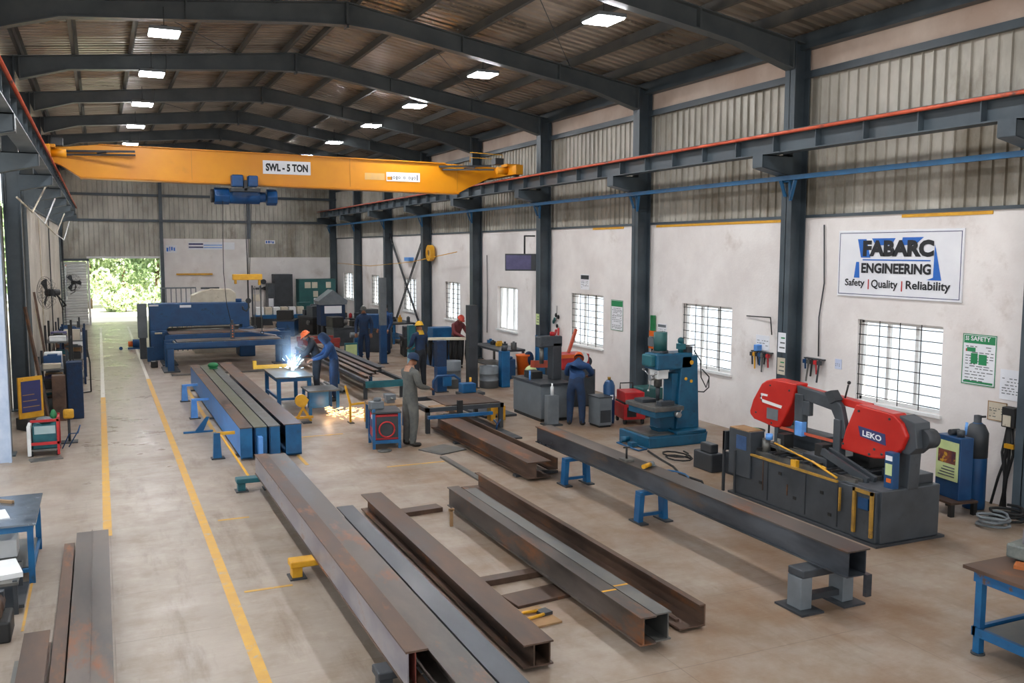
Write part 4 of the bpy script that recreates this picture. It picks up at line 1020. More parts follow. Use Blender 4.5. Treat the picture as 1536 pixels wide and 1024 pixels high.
# ------------------------------------------------------------------ blue drilling machine
t = T('drilling_machine', 'tall blue pillar drilling machine with round spindle head near the second window', 'drilling machine', (0, 0, 0))
MB().box(8.9, 10.15, 13.75, 14.8, 0, .2).box(9.5, 10.15, 13.75, 14.6, .2, .27).build('base', drill_blue, t, bevel=.02)
MB().box(8.95, 9.55, 13.85, 14.7, .2, .225).build('base_table', dull_steel, t)
MB().prism([(9.62, .27), (10.12, .27), (10.06, 1.62), (9.72, 1.62)], 'y', 13.95, 14.35).build('column', drill_blue, t, bevel=.015)
MB().box(9.55, 9.68, 14.02, 14.3, .27, 1.3).build('slideway', drill_blue, t)
MB().box(9.18, 9.95, 13.95, 14.4, 1.38, 1.68).build('head', drill_blue, t, bevel=.03)
MB().box(9.08, 9.2, 14.02, 14.34, 1.44, 1.66).build('head_nose', teal_paint, t, bevel=.03)
MB().cyl((9.4, 14.2, 1.68), (9.4, 14.2, 2.06), .125, n=24).build('spindle_motor', cabinet_green, t)
MB().cyl((9.4, 14.2, 1.66), (9.4, 14.2, 1.72), .15, n=24).build('motor_flange', dark_grey, t)
MB().cyl((9.78, 14.1, 1.68), (9.78, 14.1, 1.86), .05).box(9.72, 9.84, 14.02, 14.16, 1.74, 1.84).ball((9.78, 14.1, 1.9), .06).build('lift_motor', teal_paint, t)
MB().cyl((9.84, 14.1, 1.8), (10.1, 14.1, 1.8), .012).build('pipe_stub', dark_grey, t)
MB().box(9.86, 9.98, 14.0, 14.2, 1.62, 1.78).build('terminal_box', dark_grey, t, bevel=.01)
MB().cyl((9.36, 14.2, 1.38), (9.36, 14.2, 1.05), .075, n=18).build('quill', dull_steel, t)
MB().cyl((9.36, 14.2, 1.05), (9.36, 14.2, .78), .045, .03, n=14).build('spindle', dark_grey, t)
b = MB()
for a in (0, 2.1, 4.2):
    d = (0, math.cos(a+.6), math.sin(a+.6))
    b.cyl((9.22, 14.2, 1.22), (9.17, 14.2+d[1]*.24, 1.22+d[2]*.24), .012, n=8).ball((9.17, 14.2+d[1]*.24, 1.22+d[2]*.24), .025)
b.cyl((9.3, 14.2, 1.22), (9.18, 14.2, 1.22), .05)
b.build('feed_handles', bare_steel, t)
MB().box(9.26, 9.5, 14.06, 14.34, 1.2, 1.38).build('feed_gearbox', white_paint, t, bevel=.02)
MB().box(9.0, 9.62, 13.72, 14.75, .66, .74).build('work_table', dull_steel, t, bevel=.008)
MB().box(9.04, 9.6, 13.78, 14.7, .54, .66).build('table_apron', drill_blue, t, bevel=.01)
MB().box(9.3, 9.6, 14.0, 14.35, .3, .54).prism([(9.25, .3), (9.62, .3), (9.62, .2275), (9.3, .2275)], 'y', 14.05, 14.3).build('table_bracket', drill_blue, t)
MB().box(9.1, 9.4, 14.3, 14.6, .74, .8).build('machine_vice', dark_grey, t, bevel=.008); MB().box(9.2, 9.5, 13.85, 14.0, .74, .82).build('clamp_block', dark_grey, t, bevel=.008)
MB().cyl((9.45, 13.72, .6), (9.45, 13.62, .6), .05).cyl((9.45, 13.65, .6), (9.52, 13.65, .68), .01).build('table_crank', bare_steel, t)
b = MB().cyl((9.92, 13.945, 1.5), (9.92, 13.935, 1.5), .04).cyl((9.8, 13.945, 1.2), (9.8, 13.935, 1.2), .03).cyl((9.92, 13.945, 1.15), (9.92, 13.935, 1.15), .03)
b.build('control_buttons', safety_yellow, t)
b = MB().tube([(10.08, 14.1, 1.7), (10.2, 14.05, 1.5), (10.18, 14.0, 1.2), (10.3, 14, 1.0), (10.35, 14, 1.15)], .012).tube([(10.0, 14.0, .95), (10.25, 14.0, .92), (10.36, 14.0, 1.0), (10.36, 14.0, 1.2), (10.2, 14.0, 1.35)], .012)
b.build('power_cables', black, t)
# foot pedals on the floor and hose
t = T('foot_pedal', 'blue foot pedal frame on the floor in front of the blue drill', 'pedal', (8.72, 14.2, 0))
MB().tube([(-.1, -.55, .02), (-.1, .2, .02), (.1, .2, .02), (.1, -.5, .02)], .016, closed=True).build('pedal_frame', machine_blue, t)
MB().cyl((-.05, .15, .08), (.12, .15, .08), .055).box(-.06, .06, -.25, -.1, .02, .09).build('pedal', drill_blue, t)
o = MB().tube([(8.75, 13.55, .02), (8.6, 12.9, .015), (8.5, 12.4, .015), (8.3, 11.9, .015), (8.35, 11.4, .015), (8.2, 11.15, .015)], .018, 6).build('air_hose', rubber); tag(o, 'black hose snaking over the floor from the drill pedal to the band saw', 'hose')
o = MB().tube([(7.85+.28*math.cos(a*.5), 11.25+.3*math.sin(a*.5)+.012*a, .02+.004*a) for a in range(30)], .014, 6).build('cable_coil', machine_blue); tag(o, 'coil of blue and black cable at the left end of the band saw', 'cable')
o = MB().tube([(8.9+.2*math.cos(a*.6), 12.75+.3*math.sin(a*.6)+.01*a, .02+.004*a) for a in range(22)], .014, 6).build('cable_coil', rubber); tag(o, 'loop of black cable on the floor between the drill and the band saw', 'cable')
# ------------------------------------------------------------------ middle of the bay: people, welding places
def collar(mat_, z=1.42):
    def f(t, j):
        b = MB(); n = 14; c = j['neck']
        b.add([c+Vector((.13*math.cos(a), .1*math.sin(a), -.06)) for a in [i*2*PI/n for i in range(n)]]+[c+Vector((.075*math.cos(a), .075*math.sin(a), .05)) for a in [i*2*PI/n for i in range(n)]], [(i, (i+1) % n, n+(i+1) % n, n+i) for i in range(n)], True)
        b.build('collar', mat_, t)
    return f
person('person in grey overalls and navy head wrap standing beside the red welding cart', (5.06, 15.75, 0), R(-75), top=cloth_grey, legs=cloth_grey, cap='wrap', cap_mat=cloth_navy,
       J=dict(head0=(0, .05, 1.52), head1=(0, .08, 1.61), ell=(-.22, .08, 1.12), wrl=(-.12, .3, 1.08), elr=(.23, .06, 1.12), wrr=(.13, .3, 1.06)), extra=collar(cloth_tan))
person('person in navy coverall and orange banded helmet bending over the grey machine', (8.78, 16.3, 0), R(-35), top=cloth_blue, legs=cloth_navy, cap='helmet', cap_mat=helmet_orange,
       J=dict(pelvis=(0, -.08, .9), waist=(0, 0, 1.0), chest=(0, .18, 1.14), neck=(0, .3, 1.26), head0=(0, .38, 1.28), head1=(0, .45, 1.35), shl=(-.19, .26, 1.2), ell=(-.26, .42, 1.0), wrl=(-.16, .62, .98), shr=(.19, .26, 1.2), elr=(.28, .44, 1.02), wrr=(.2, .66, .95), hpl=(-.1, -.08, .86), hpr=(.1, -.08, .86), knl=(-.12, .02, .47), knr=(.12, -.02, .47), anl=(-.13, -.04, .09), anr=(.13, -.06, .09)))
weld_pose = dict(chest=(0, .08, 1.22), neck=(0, .14, 1.39), head0=(0, .2, 1.45), head1=(0, .26, 1.53), shl=(-.18, .1, 1.34), shr=(.18, .1, 1.34), ell=(-.25, .22, 1.1), elr=(.25, .22, 1.1), wrl=(-.12, .46, 1.02), wrr=(.12, .48, 1.0))
person('person in orange helmet and dark jacket welding at the blue table', (4.72, 22.0, 0), R(78), top=cloth_dark, legs=cloth_dark, cap='helmet', cap_mat=helmet_orange, J=weld_pose)
person('person in navy welding hood and blue coat holding a yellow glove at the welding table', (4.98, 21.3, 0), R(85), top=cloth_blue, legs=cloth_navy, cap='hood', cap_mat=cloth_navy, J=weld_pose)
person('person in yellow helmet and dark clothes standing between the steel posts', (7.55, 22.6, 0), R(20), top=cloth_navy, legs=cloth_dark, cap='helmet', cap_mat=helmet_yellow, extra=collar(cloth_yellow),
       J=dict(ell=(-.22, .08, 1.12), wrl=(-.12, .3, 1.04), elr=(.24, .08, 1.12), wrr=(.14, .3, 1.02)))
person('person in dark navy coverall standing by the pale lime panel', (7.75, 28.9, 0), R(160), top=cloth_navy, legs=cloth_navy, cap='wrap', cap_mat=cloth_grey, scale=1.02)
person('person in red helmet behind the blue machine near the fifth window', (9.75, 25.8, 0), R(200), top=M('maroon_shirt', '#5a2326', '#6f2e30', rough=.85), legs=cloth_dark, cap='helmet', cap_mat=M('red_helmet', '#b5301c', '#c03a24', rough=.3), J=weld_pose)
person('person in blue coverall among the dark machines at the far columns', (8.9, 30.3, 0), R(120), top=cloth_blue, legs=cloth_navy, cap='hair', cap_mat=hair)

# welding table with arc
t = T('welding_table', 'blue steel welding table with the bright arc on top', 'table', (3.9, 21.4, 0))
MB().box(-.42, .42, -.9, .9, .7, .73).build('table_top', dull_steel, t)
MB().box(-.38, .38, -.85, .85, .62, .7).build('apron', machine_blue, t)
for sx in (-1, 1):
    for sy in (-1, 1):
        MB().prism([(sy*.8-.05, .62), (sy*.8+.05, .62), (sy*.8+.03, 0), (sy*.8-.03, 0)], 'x', sx*.34-.04, sx*.34+.04).build('leg', machine_blue, t)
MB().box(-.34, .34, -.83, -.79, .2, .25).box(-.36, -.32, -.8, .8, .2, .25).build('stretcher', machine_blue, t)
t = T('welding_table', 'second blue table with plate shelf just right of the arc', 'table', (4.35, 19.95, 0))
MB().box(-.35, .35, -.4, .4, .5, .53).build('table_top', dull_steel, t)
MB().box(-.3, .1, -.36, -.33, .15, .5).build('front_panel', machine_blue, t)
for sx in (-1, 1):
    for sy in (-1, 1): MB().box(sx*.3-.03, sx*.3+.03, sy*.35-.03, sy*.35+.03, 0, .5).build('leg', machine_blue, t)
o = MB().box(-.5, .5, -.03, .03, 0, .09).box(-.5, -.42, -.05, .05, 0, .2).build('yellow_jig', safety_yellow, loc=(3.75, 22.25, .731)); tag(o, 'yellow clamping jig lying on the welding table behind the arc', 'jig')
o = MB().ball((0, 0, 0), .03).build('welding_arc', EM('arc_glow', (.6, .8, 1.0), 60), loc=(4.02, 21.35, .8)); tag(o, 'blinding blue white welding arc on the blue table', 'arc')
pl = bpy.data.lights.new('arc_light', 'POINT'); pl.energy = 45; pl.color = (.45, .7, 1); pl.shadow_soft_size = .05
po = bpy.data.objects.new('arc_light', pl); COL.objects.link(po); po.location = (4.02, 21.3, .95)
b = MB(); rnd = random.Random(11)
for i in range(70):
    a = rnd.uniform(0, 2*PI); el = rnd.uniform(.1, 1.4); r0 = rnd.uniform(.05, .3); l = rnd.uniform(.03, .1)
    d = Vector((math.cos(a)*math.cos(el), math.sin(a)*math.cos(el), math.sin(el)))
    b.cyl(Vector((4.02, 21.35, .8))+d*r0, Vector((4.02, 21.35, .8))+d*(r0+l), .004, n=4, caps=False)
tag(b.build('arc_sparks', EM('blue_spark_glow', (.5, .75, 1.0), 6)), 'blue sparks flying around the welding arc', 'sparks', kind='stuff')
b = MB()
for i in range(110):
    a = rnd.uniform(-.6, 1.2); r0 = rnd.uniform(.02, .95); l = rnd.uniform(.04, .14); z = rnd.uniform(.01, .22)*(1-r0*.8)
    d = Vector((math.cos(a-.6), math.sin(a-.6)*.9, 0))
    p = Vector((4.28, 19.35, z))+d*r0; b.cyl(p, p+d*l+Vector((0, 0, rnd.uniform(-.02, .03))), .004, n=4, caps=False)
tag(b.build('grinding_sparks', EM('orange_spark_glow', (1.0, .55, .2), 5)), 'orange sparks spraying over the floor below the welding tables', 'sparks', kind='stuff')
pl = bpy.data.lights.new('spark_light', 'POINT'); pl.energy = 3; pl.color = (1, .6, .3); pl.shadow_soft_size = .1
po = bpy.data.objects.new('spark_light', pl); COL.objects.link(po); po.location = (4.35, 19.3, .25)
# smoke above the arc
sm = bpy.data.materials.new('weld_smoke'); sm.use_nodes = True; nt = sm.node_tree; nt.nodes.clear()
oo = nt.nodes.new('ShaderNodeOutputMaterial'); vs_ = nt.nodes.new('ShaderNodeVolumeScatter'); tcn = nt.nodes.new('ShaderNodeTexCoord'); gr = nt.nodes.new('ShaderNodeTexGradient'); gr.gradient_type = 'SPHERICAL'
nz = nt.nodes.new('ShaderNodeTexNoise'); nz.inputs['Scale'].default_value = 3.5; mu = nt.nodes.new('ShaderNodeMath'); mu.operation = 'MULTIPLY'; mu2 = nt.nodes.new('ShaderNodeMath'); mu2.operation = 'MULTIPLY'; mu2.inputs[1].default_value = 1.3
nt.links.new(tcn.outputs['Object'], gr.inputs['Vector']); nt.links.new(tcn.outputs['Object'], nz.inputs['Vector']); nt.links.new(gr.outputs['Fac'], mu.inputs[0]); nt.links.new(nz.outputs['Fac'], mu.inputs[1]); nt.links.new(mu.outputs[0], mu2.inputs[0])
nt.links.new(mu2.outputs[0], vs_.inputs['Density']); vs_.inputs['Color'].default_value = (.8, .9, 1, 1); nt.links.new(vs_.outputs[0], oo.inputs['Volume'])
o = MB().ball((0, 0, 0), 1, n=20, k=14).build('welding_smoke', sm, loc=(4.0, 21.4, 1.28)); o.scale = (.42, .45, .5); tag(o, 'thin bluish smoke rising from the welding arc', 'smoke', kind='stuff')

# yellow X stand and yellow back-to-back frame
t = T('yellow_stand', 'yellow crossed leg stand on the floor in front of the welding tables', 'stand', (3.72, 18.75, 0))
for s in (-1, 1):
    MB().bar((-.17*s, -.02*s, .03), (.1*s, -.02*s, .5), .05, .03, up=(0, 1, 0)).build('leg', safety_yellow, t)
MB().box(-.2, .2, -.05, .05, .1, .14).build('cross_bar', safety_yellow, t); MB().cyl((-.03, -.04, .47), (-.03, .04, .47), .13, n=16).build('head_disc', safety_yellow, t)
MB().box(-.02, .16, -.1, .1, 0, .03).build('foot_plate', dark_grey, t)
t = T('yellow_stand', 'tall thin yellow chair shaped frame left of the red welding cart', 'stand', (4.64, 18.4, 0))
MB().bar((-.02, 0, 0), (-.02, 0, .42), .05, .04).build('front_leg', safety_yellow, t); MB().bar((-.02, 0, .4), (-.12, 0, .78), .05, .04).build('upright', safety_yellow, t); MB().bar((-.02, 0, .38), (.32, .0, .4), .04, .04).build('arm', safety_yellow, t); MB().box(-.06, .04, -.12, .12, 0, .015).build('foot_plate', dark_grey, t); MB().bar((.3, 0, 0), (.3, 0, .4), .04, .04).build('rear_leg', safety_yellow, t)
t = T('yellow_block', 'yellow notched block standing right of the frame table', 'block', (7.52, 17.5, 0))
MB().prism([(-.17, 0), (-.17, .3), (.17, .3), (.17, 0), (.07, 0), (.05, .14), (-.05, .14), (-.07, 0)], 'y', -.1, .1).build('notched_body', safety_yellow, t, bevel=.008)

# red welding machine in a blue cart
t = T('welding_cart', 'red welding machine in a blue cart beside the man in grey', 'welding machine', (4.62, 16.0, 0), R(-8))
MB().box(-.2, .26, -.3, .3, .16, .62).build('machine_case', welder_red, t, bevel=.012)
MB().box(-.16, .24, -.32, -.3, .2, .58).build('front_panel', dark_grey, t)
MB().box(-.22, .28, -.34, .34, .1, .16).build('cart_tray', machine_blue, t)
for sx in (-1, 1):
    for sy in (-1, 1): MB().box(sx*.23+.0, sx*.23+.05, sy*.3-.025, sy*.3+.025, 0, .72 if sx < 0 else .66).build('cart_post', machine_blue, t)
MB().box(-.23, .29, -.33, .33, .64, .67).build('cart_top', dark_grey, t)
b = MB().tube([(.02+.14*math.cos(a*.5), -.36, .36+.14*math.sin(a*.5)) for a in range(26)], .014)
b.build('cable_coil', welder_red, t)
MB().box(-.21, -.2, -.2, .2, .35, .5).build('side_label', sign_navy, t); MB().box(-.212, -.2, -.2, .0, .51, .58).build('white_label', board_white, t)
o = MB().box(-.15, .1, -.1, .1, 0, .14).cyl((0, 0, .14), (.0, .0, .2), .07).build('wire_feeder', mid_grey, loc=(4.55, 16.1, .671), bevel=.015); tag(o, 'grey wire feeder standing on the red welding cart', 'wire feeder')
o = MB().lathe([(.0, 0), (.12, 0), (.13, .02), (.05, .03), (0, .03)], n=18).build('steel_disc', dull_steel, loc=(4.5, 15.5, 0)); tag(o, 'round steel disc lying on the floor before the red cart', 'disc')
# frame table with plates behind the man in grey
t = T('fabrication_frame', 'dark low frame table carrying plates behind the man in grey', 'frame table', (6.42, 17.2, 0))
MB().box(-.75, .9, -.55, -.47, .42, .5).box(-.75, .9, .8, .88, .42, .5).box(-.75, -.67, -.55, .88, .42, .5).box(.82, .9, -.55, .88, .42, .5).build('table_frame', dark_grey, t)
for sx in (-.7, .85):
    for sy in (-.5, .84): MB().box(sx-.04, sx+.04, sy-.04, sy+.04, 0, .42).build('leg', dark_grey, t)
MB().box(-.3, .85, -.45, .75, .5, .52).build('plate_top', rust_steel, t)
MB().box(-.75, .6, -.7, -.62, .31, .37).build('blue_bar', machine_blue, t); MB().box(-.1, .0, -.6, -.52, .36, .62).build('stop_block', black, t)
o = MB().box(-.12, .5, -.3, .3, 0, .02).build('steel_plate', dull_steel, loc=(5.3, 15.1, 0), rot=(0, 0, .4)); tag(o, 'dark blue grey plate lying on the floor at the feet of the man in grey', 'steel plate')
t = T('vice_bench', 'small blue bench with a grey vice and yellow disc behind the red cart', 'workbench', (5.15, 17.4, 0))
MB().box(-.4, .45, -.35, .35, .5, .55).build('bench_top', wood, t)
for sx in (-.36, .4):
    for sy in (-.3, .3): MB().box(sx-.03, sx+.03, sy-.03, sy+.03, 0, .5).build('leg', machine_blue, t)
MB().cyl((-.37, -.37, .35), (-.37, -.34, .35), .11, n=16).build('yellow_disc', safety_yellow, t)
t = T('bench_vice', 'grey bench vice on the small blue bench', 'vice', (5.15, 17.35, .551))
MB().box(-.08, .08, -.1, .1, 0, .06).build('vice_base', mid_grey, t, bevel=.01); MB().box(-.1, .1, -.12, .02, .06, .17).build('fixed_jaw', mid_grey, t, bevel=.01); MB().box(-.09, .09, .06, .14, .07, .17).build('moving_jaw', mid_grey, t, bevel=.01); MB().cyl((0, -.25, .1), (0, .08, .1), .02).build('screw', dull_steel, t)

# roller bed with long sections running back from the welding tables
t = T('roller_bed', 'long dark trestle bed behind the welders carrying steel sections', 'roller bed', (6.15, 25.4, 0))
for x in (-.45, .45): MB().box(x-.04, x+.04, -4.4, 4.2, .38, .46).build('side_rail', dark_grey, t)
for k, y in enumerate((-4.2, -1.4, 1.4, 4.0)):
    for x in (-.45, .45): MB().box(x-.04, x+.04, y-.04, y+.04, 0, .38).build('leg', machine_blue if k % 2 else dark_grey, t)
MB().box(-.5, .5, -4.42, -4.38, .3, .46).build('end_plate', teal_paint, t)
for k, (x, w_, lb) in enumerate(((-.38, .14, 'leftmost'), (-.18, .12, 'second'), (.02, .16, 'third'), (.26, .2, 'rightmost'))):
    o = MB().ibeam(6.15+x-w_/2+.05, 6.15+x+w_/2+.05, 21.4+k*.35, 29.2-k*.2, .461, .461+.07+.02*k, .008, .008).build('steel_section', (rust_steel, mill_steel, rust_steel, blue_steel)[k]); tag(o, lb+' steel section lying on the long bed behind the welders', 'steel section', 'sections on the roller bed')
for k in range(5):
    r0 = .05
    o = MB().ring((4.95+.13*k, .055), .04, .055, 'y', 22.3, 23.9, n=14).build('steel_pipe', dull_steel); tag(o, ['leftmost', 'second', 'middle', 'fourth', 'rightmost'][k]+' short pipe in the row on the floor behind the welders', 'pipe', 'short pipes on the floor')
t = T('lime_panel', 'pale lime panel on a dark stand at the far end of the roller bed', 'panel', (7.25, 28.6, 0))
MB().box(-.18, .18, -.02, .02, .1, .55).build('panel_face', lime_paper, t); MB().box(-.2, .2, .02, .1, 0, .6).build('panel_stand', teal_paint, t)

# free standing posts
def post(label, x, y, h, w, mats, split=.45):
    t = T('steel_post', label, 'post', (x, y, 0), 0, 'free standing steel posts')
    MB().box(-w/2, w/2, -w/2, w/2, h*split, h).build('post_shaft', mats[1], t, bevel=.006)
    MB().box(-w/2-.001, w/2+.001, -w/2-.001, w/2+.001, .02, h*split).build('post_lower', mats[0], t, bevel=.006)
    MB().box(-w/2-.04, w/2+.04, -w/2-.04, w/2+.04, 0, .02).build('foot_plate', dark_grey, t)
post('grey steel post with dark blue lower half near the yellow helmet', 8.05, 27.75, 2.7, .2, (deep_blue, mid_grey))
post('teal post with pale blue foot between the far machines', 8.35, 25.8, 1.35, .2, (M('pale_blue_paint', '#6f9bb5', '#86aec4'), teal_paint), .4)
post('wide navy post right of the person in yellow helmet', 7.75, 21.6, 1.3, .25, (deep_blue, cloth_navy), .5)
post('tall dark post standing between the two grey drums', 8.72, 21.9, 2.15, .24, (dark_grey, dark_grey), .5)
t = T('gooseneck_frame', 'blue bent tube frame at the foot of the navy post', 'frame', (7.75, 21.15, 0))
MB().tube([(-.35, 0, 0), (-.35, 0, .35), (-.25, 0, .46), (.2, 0, .46), (.34, 0, .36), (.36, 0, 0)], .035, 8).build('tube_bow', deep_blue, t); MB().box(-.1, .12, -.05, .05, .2, .44).build('motor_block', machine_blue, t, bevel=.02)
def drum(label, x, y, h, r):
    t = T('steel_drum', label, 'drum', (x, y, 0), 0, 'grey steel drums')
    MB().lathe([(r, 0), (r, h*.33), (r+.012, h*.345), (r, h*.36), (r, h*.64), (r+.012, h*.655), (r, h*.67), (r, h), (r-.015, h), (r-.02, h-.03), (0, h-.03)], n=24).build('shell', mid_grey, t)
drum('left grey drum beside the tall dark post', 8.26, 22.15, .7, .24)
drum('right shorter grey drum beside the tall dark post', 9.16, 21.8, .56, .25)
t = T('yellow_foot_stand', 'small yellow tripod stand on the floor before the grey drums', 'stand', (8.5, 21.45, 0))
for a in range(3): MB().bar((0, 0, .15), (.18*math.cos(a*2.09), .18*math.sin(a*2.09), .02), .03, .03).build('leg', safety_yellow, t)
MB().cyl((0, 0, .12), (0, 0, .34), .03).build('mast', safety_yellow, t)
t = T('blue_pump', 'narrow blue machine right of the grey drums', 'machine', (9.55, 21.7, 0))
MB().box(-.12, .12, -.12, .12, 0, .95).build('pump_body', machine_blue, t, bevel=.02); MB().cyl((0, 0, .95), (0, 0, 1.08), .08).build('pump_cap', dark_grey, t)

# grey milling table with machine where the bending person works
t = T('grey_machine', 'grey boxed machine bed with tall dark head where the person bends over', 'milling machine', (8.6, 17.5, 0))
MB().box(-.35, .35, -.65, .75, .06, .75).build('machine_bed', mid_grey, t, bevel=.015)
MB().box(-.38, .38, -.68, .78, .75, .8).build('bed_tray', dark_grey, t)
MB().box(-.34, .34, -.62, .72, 0, .06).build('plinth', black, t)
MB().box(.14, .36, -.2, .05, .8, 1.6).build('machine_column', dark_grey, t, bevel=.02)
MB().box(-.16, .38, -.2, .06, 1.5, 1.74).build('machine_head', machine_grey, t, bevel=.03)
MB().cyl((-.06, -.07, 1.52), (-.06, -.07, 1.15), .05, n=14).build('spindle', dull_steel, t)
MB().box(-.2, .05, .1, .5, .8, .95).build('work_fixture', black, t); MB().cyl((-.3, 0, .8), (-.3, 0, 1.0), .02).build('oil_pipe', bright_blue, t)
MB().cyl((.2, -.07, 1.74), (.2, -.07, 1.82), .06).build('head_motor', welder_red, t)
t = T('cabinet_post', 'grey pedestal with white bottle standing in front of the grey machine', 'pedestal', (8.34, 16.5, 0))
MB().box(-.14, .1, -.1, .1, .03, .62).build('pedestal_body', mid_grey, t, bevel=.01); MB().box(-.2, .16, -.16, .16, 0, .03).build('foot_plate', dark_grey, t)
o = MB().lathe([(.035, 0), (.035, .16), (.015, .2), (.015, .24), (0, .24)], n=14).build('white_bottle', white_paint, loc=(8.32, 16.48, .621)); tag(o, 'white and blue bottle on the grey pedestal', 'bottle')
t = T('tool_cabinet', 'dark grey low cabinet right of the bending person', 'cabinet', (9.2, 16.05, 0))
MB().box(-.15, .15, -.22, .22, .04, .6).build('cabinet_body', mid_grey, t, bevel=.008); MB().box(-.16, .16, -.23, .23, .6, .62).build('cabinet_top', dark_grey, t); MB().box(-.12, .12, -.226, -.22, .1, .35).build('cabinet_door', dark_grey, t); MB().box(-.13, .13, -.2, .2, 0, .04).build('plinth', black, t)
t = T('gas_cylinder', 'blue gas cylinder with dark cap between the low cabinet and the red welder', 'gas cylinder', (9.52, 16.25, 0))
MB().lathe([(.115, 0), (.12, .03), (.12, .78), (.09, .86), (.05, .9), (0, .9)], n=22).build('cylinder_body', deep_blue, t); MB().cyl((0, 0, .89), (0, 0, .96), .035).build('valve', M('brass', '#8a6a30', '#a4823e', metal=.8, rough=.3), t); MB().box(-.04, .03, -.125, -.117, .5, .6).build('white_label', board_white, t)
t = T('welding_machine', 'red wheeled welding machine between the blue gas cylinder and the third column', 'welding machine', (9.95, 16.15, 0), R(-12))
MB().box(-.22, .25, -.3, .3, .1, .42).build('lower_case', welder_red, t, bevel=.015); MB().box(-.18, .24, -.26, .3, .45, .66).build('upper_case', welder_red, t, bevel=.015); MB().box(-.2, .24, -.28, .3, .42, .45).build('middle_band', black, t); MB().box(-.15, .05, -.305, -.3, .16, .36).build('front_vent', black, t)
for sx in (-.18, .2):
    for sy in (-.25, .22): MB().cyl((sx-.02, sy, .06), (sx+.02, sy, .06), .06).build('wheel', rubber, t)
MB().tube([(-.1, .3, .66), (-.1, .3, .78), (.18, .3, .78), (.18, .3, .66)], .014).build('handle', black, t)
# red jaw machine behind the bending person
t = T('red_machine', 'dark red machine with white guard behind the bending person, under the third window', 'machine', (9.9, 18.6, 0))
MB().box(-.4, .4, -.4, .4, 0, .85).build('machine_base', machine_grey, t, bevel=.02); MB().box(-.42, .3, -.3, .3, .85, 1.2).build('machine_body', welder_red, t, bevel=.03)
MB().box(-.43, .0, -.32, -.3, 1.12, 1.2).build('orange_strip', orange_paint, t); MB().cyl((.1, -.34, 1.1), (.1, -.3, 1.1), .14, n=18).build('white_guard', white_paint, t); MB().bar((-.1, 0, 1.2), (.1, 0, 1.75), .06, .06).build('lever_arm', rail_red, t); MB().cyl((.3, -.2, 1.0), (.3, .2, 1.0), .12, n=16).build('motor', dark_grey, t)
o = MB().box(-.5, .5, -.08, .08, -.09, .09).build('red_bar', M('red_brown_paint', '#8a3322', '#a0442c', rough=.5, scale=5), loc=(10.75, 21.65, .55), rot=(0, .08, .3))
tag(o, 'red brown bar fixed on a bracket right of the fourth column', 'bar')
o2 = MB().bar((10.75, 21.65, 0), (10.75, 21.65, .455), .05, .05).box(10.65, 10.85, 21.55, 21.75, 0, .02).build('bar_stand', dark_grey); tag(o2, 'thin dark stand carrying the red brown bar', 'stand')
b = MB().tube([(11.36, 22.3, 1.4), (11.3, 22.45, 1.0), (11.28, 22.6, .5)], .02).tube([(11.36, 22.25, 1.4), (11.28, 22.35, .9), (11.25, 22.4, .5)], .018).tube([(11.36, 22.15, 1.45), (11.32, 22.1, 1.0), (11.3, 22.1, .6)], .03)
tag(b.build('hanging_slings', welder_red), 'bunch of red lifting slings hanging on the wall right of the fourth column', 'sling')
floorbit('rubber_mat', 'stack of dark rubber mats on the floor left of the grey machine', 'mat', 7.3, 8.05, 17.7, 19.6, 0, .05, dark_grey, .05)
floorbit('cardboard_sheet', 'brown cardboard sheet lying beside the dark rubber mats', 'cardboard', 6.8, 7.15, 18.75, 19.6, 0, .03, cardboard, .2)
t = T('scrap_cart', 'low dark cart of offcuts left of the grey machine', 'cart', (8.0, 20.2, 0))
MB().box(-.3, .3, -.2, .2, .12, .18).build('cart_deck', dark_grey, t); MB().box(-.25, .1, -.15, .15, .18, .4).build('dark_block', machine_blue, t, bevel=.02)
for sx in (-.24, .24):
    for sy in (-.15, .15): MB().cyl((sx, sy-.02, .06), (sx, sy+.02, .06), .06).build('wheel', rubber, t)
# ------------------------------------------------------------------ far end: press, roller tables, cabinets, benches
t = T('plate_press', 'large blue plate bending machine in front of the back wall, right of the doorway', 'press', (0, 0, 0))
MB().prism([(1.42, .95), (1.42, 1.82), (4.5, 1.80), (4.55, 1.7), (4.55, 1.0), (4.3, .95), (4.3, 1.08), (2.0, 1.06), (1.9, .95)], 'y', 31.6, 32.3).build('upper_beam', deep_blue, t, bevel=.02)
MB().box(1.42, 1.95, 31.5, 32.5, 0, .96).build('side_housing', deep_blue, t, bevel=.02); MB().box(4.2, 4.7, 31.5, 32.5, 0, .98).build('side_housing', deep_blue, t, bevel=.02)
MB().box(1.95, 4.2, 31.6, 32.2, .3, .62).build('lower_beam', deep_blue, t)
for z, r in ((.72, .09), (.92, .09)): MB().cyl((1.95, 31.75, z), (4.2, 31.75, z), r, n=16).build('roll', dull_steel, t)
MB().cyl((1.55, 31.35, .88), (4.3, 31.35, .88), .03).build('drive_shaft', cream_paint, t)
MB().box(2.35, 2.7, 31.59, 31.602, 1.68, 1.76).build('white_plate', board_white, t); MB().box(1.42, 1.7, 31.59, 31.602, 1.74, 1.79).build('white_stripe', board_white, t)
MB().cyl((4.25, 31.9, 1.8), (4.25, 31.9, 1.92), .1).build('oiler', deep_blue, t)
MB().box(1.3, 1.5, 31.2, 31.45, 0, .45).build('foot_block', deep_blue, t)
o = MB().prism([(-.75, 0), (.75, 0), (.72, .35), (.55, .5), (-.1, .52), (-.5, .4), (-.72, .3)], 'y', -.3, .3).build('cream_housing', cream_paint, loc=(3.6, 33.4, 1.35), bevel=.02)
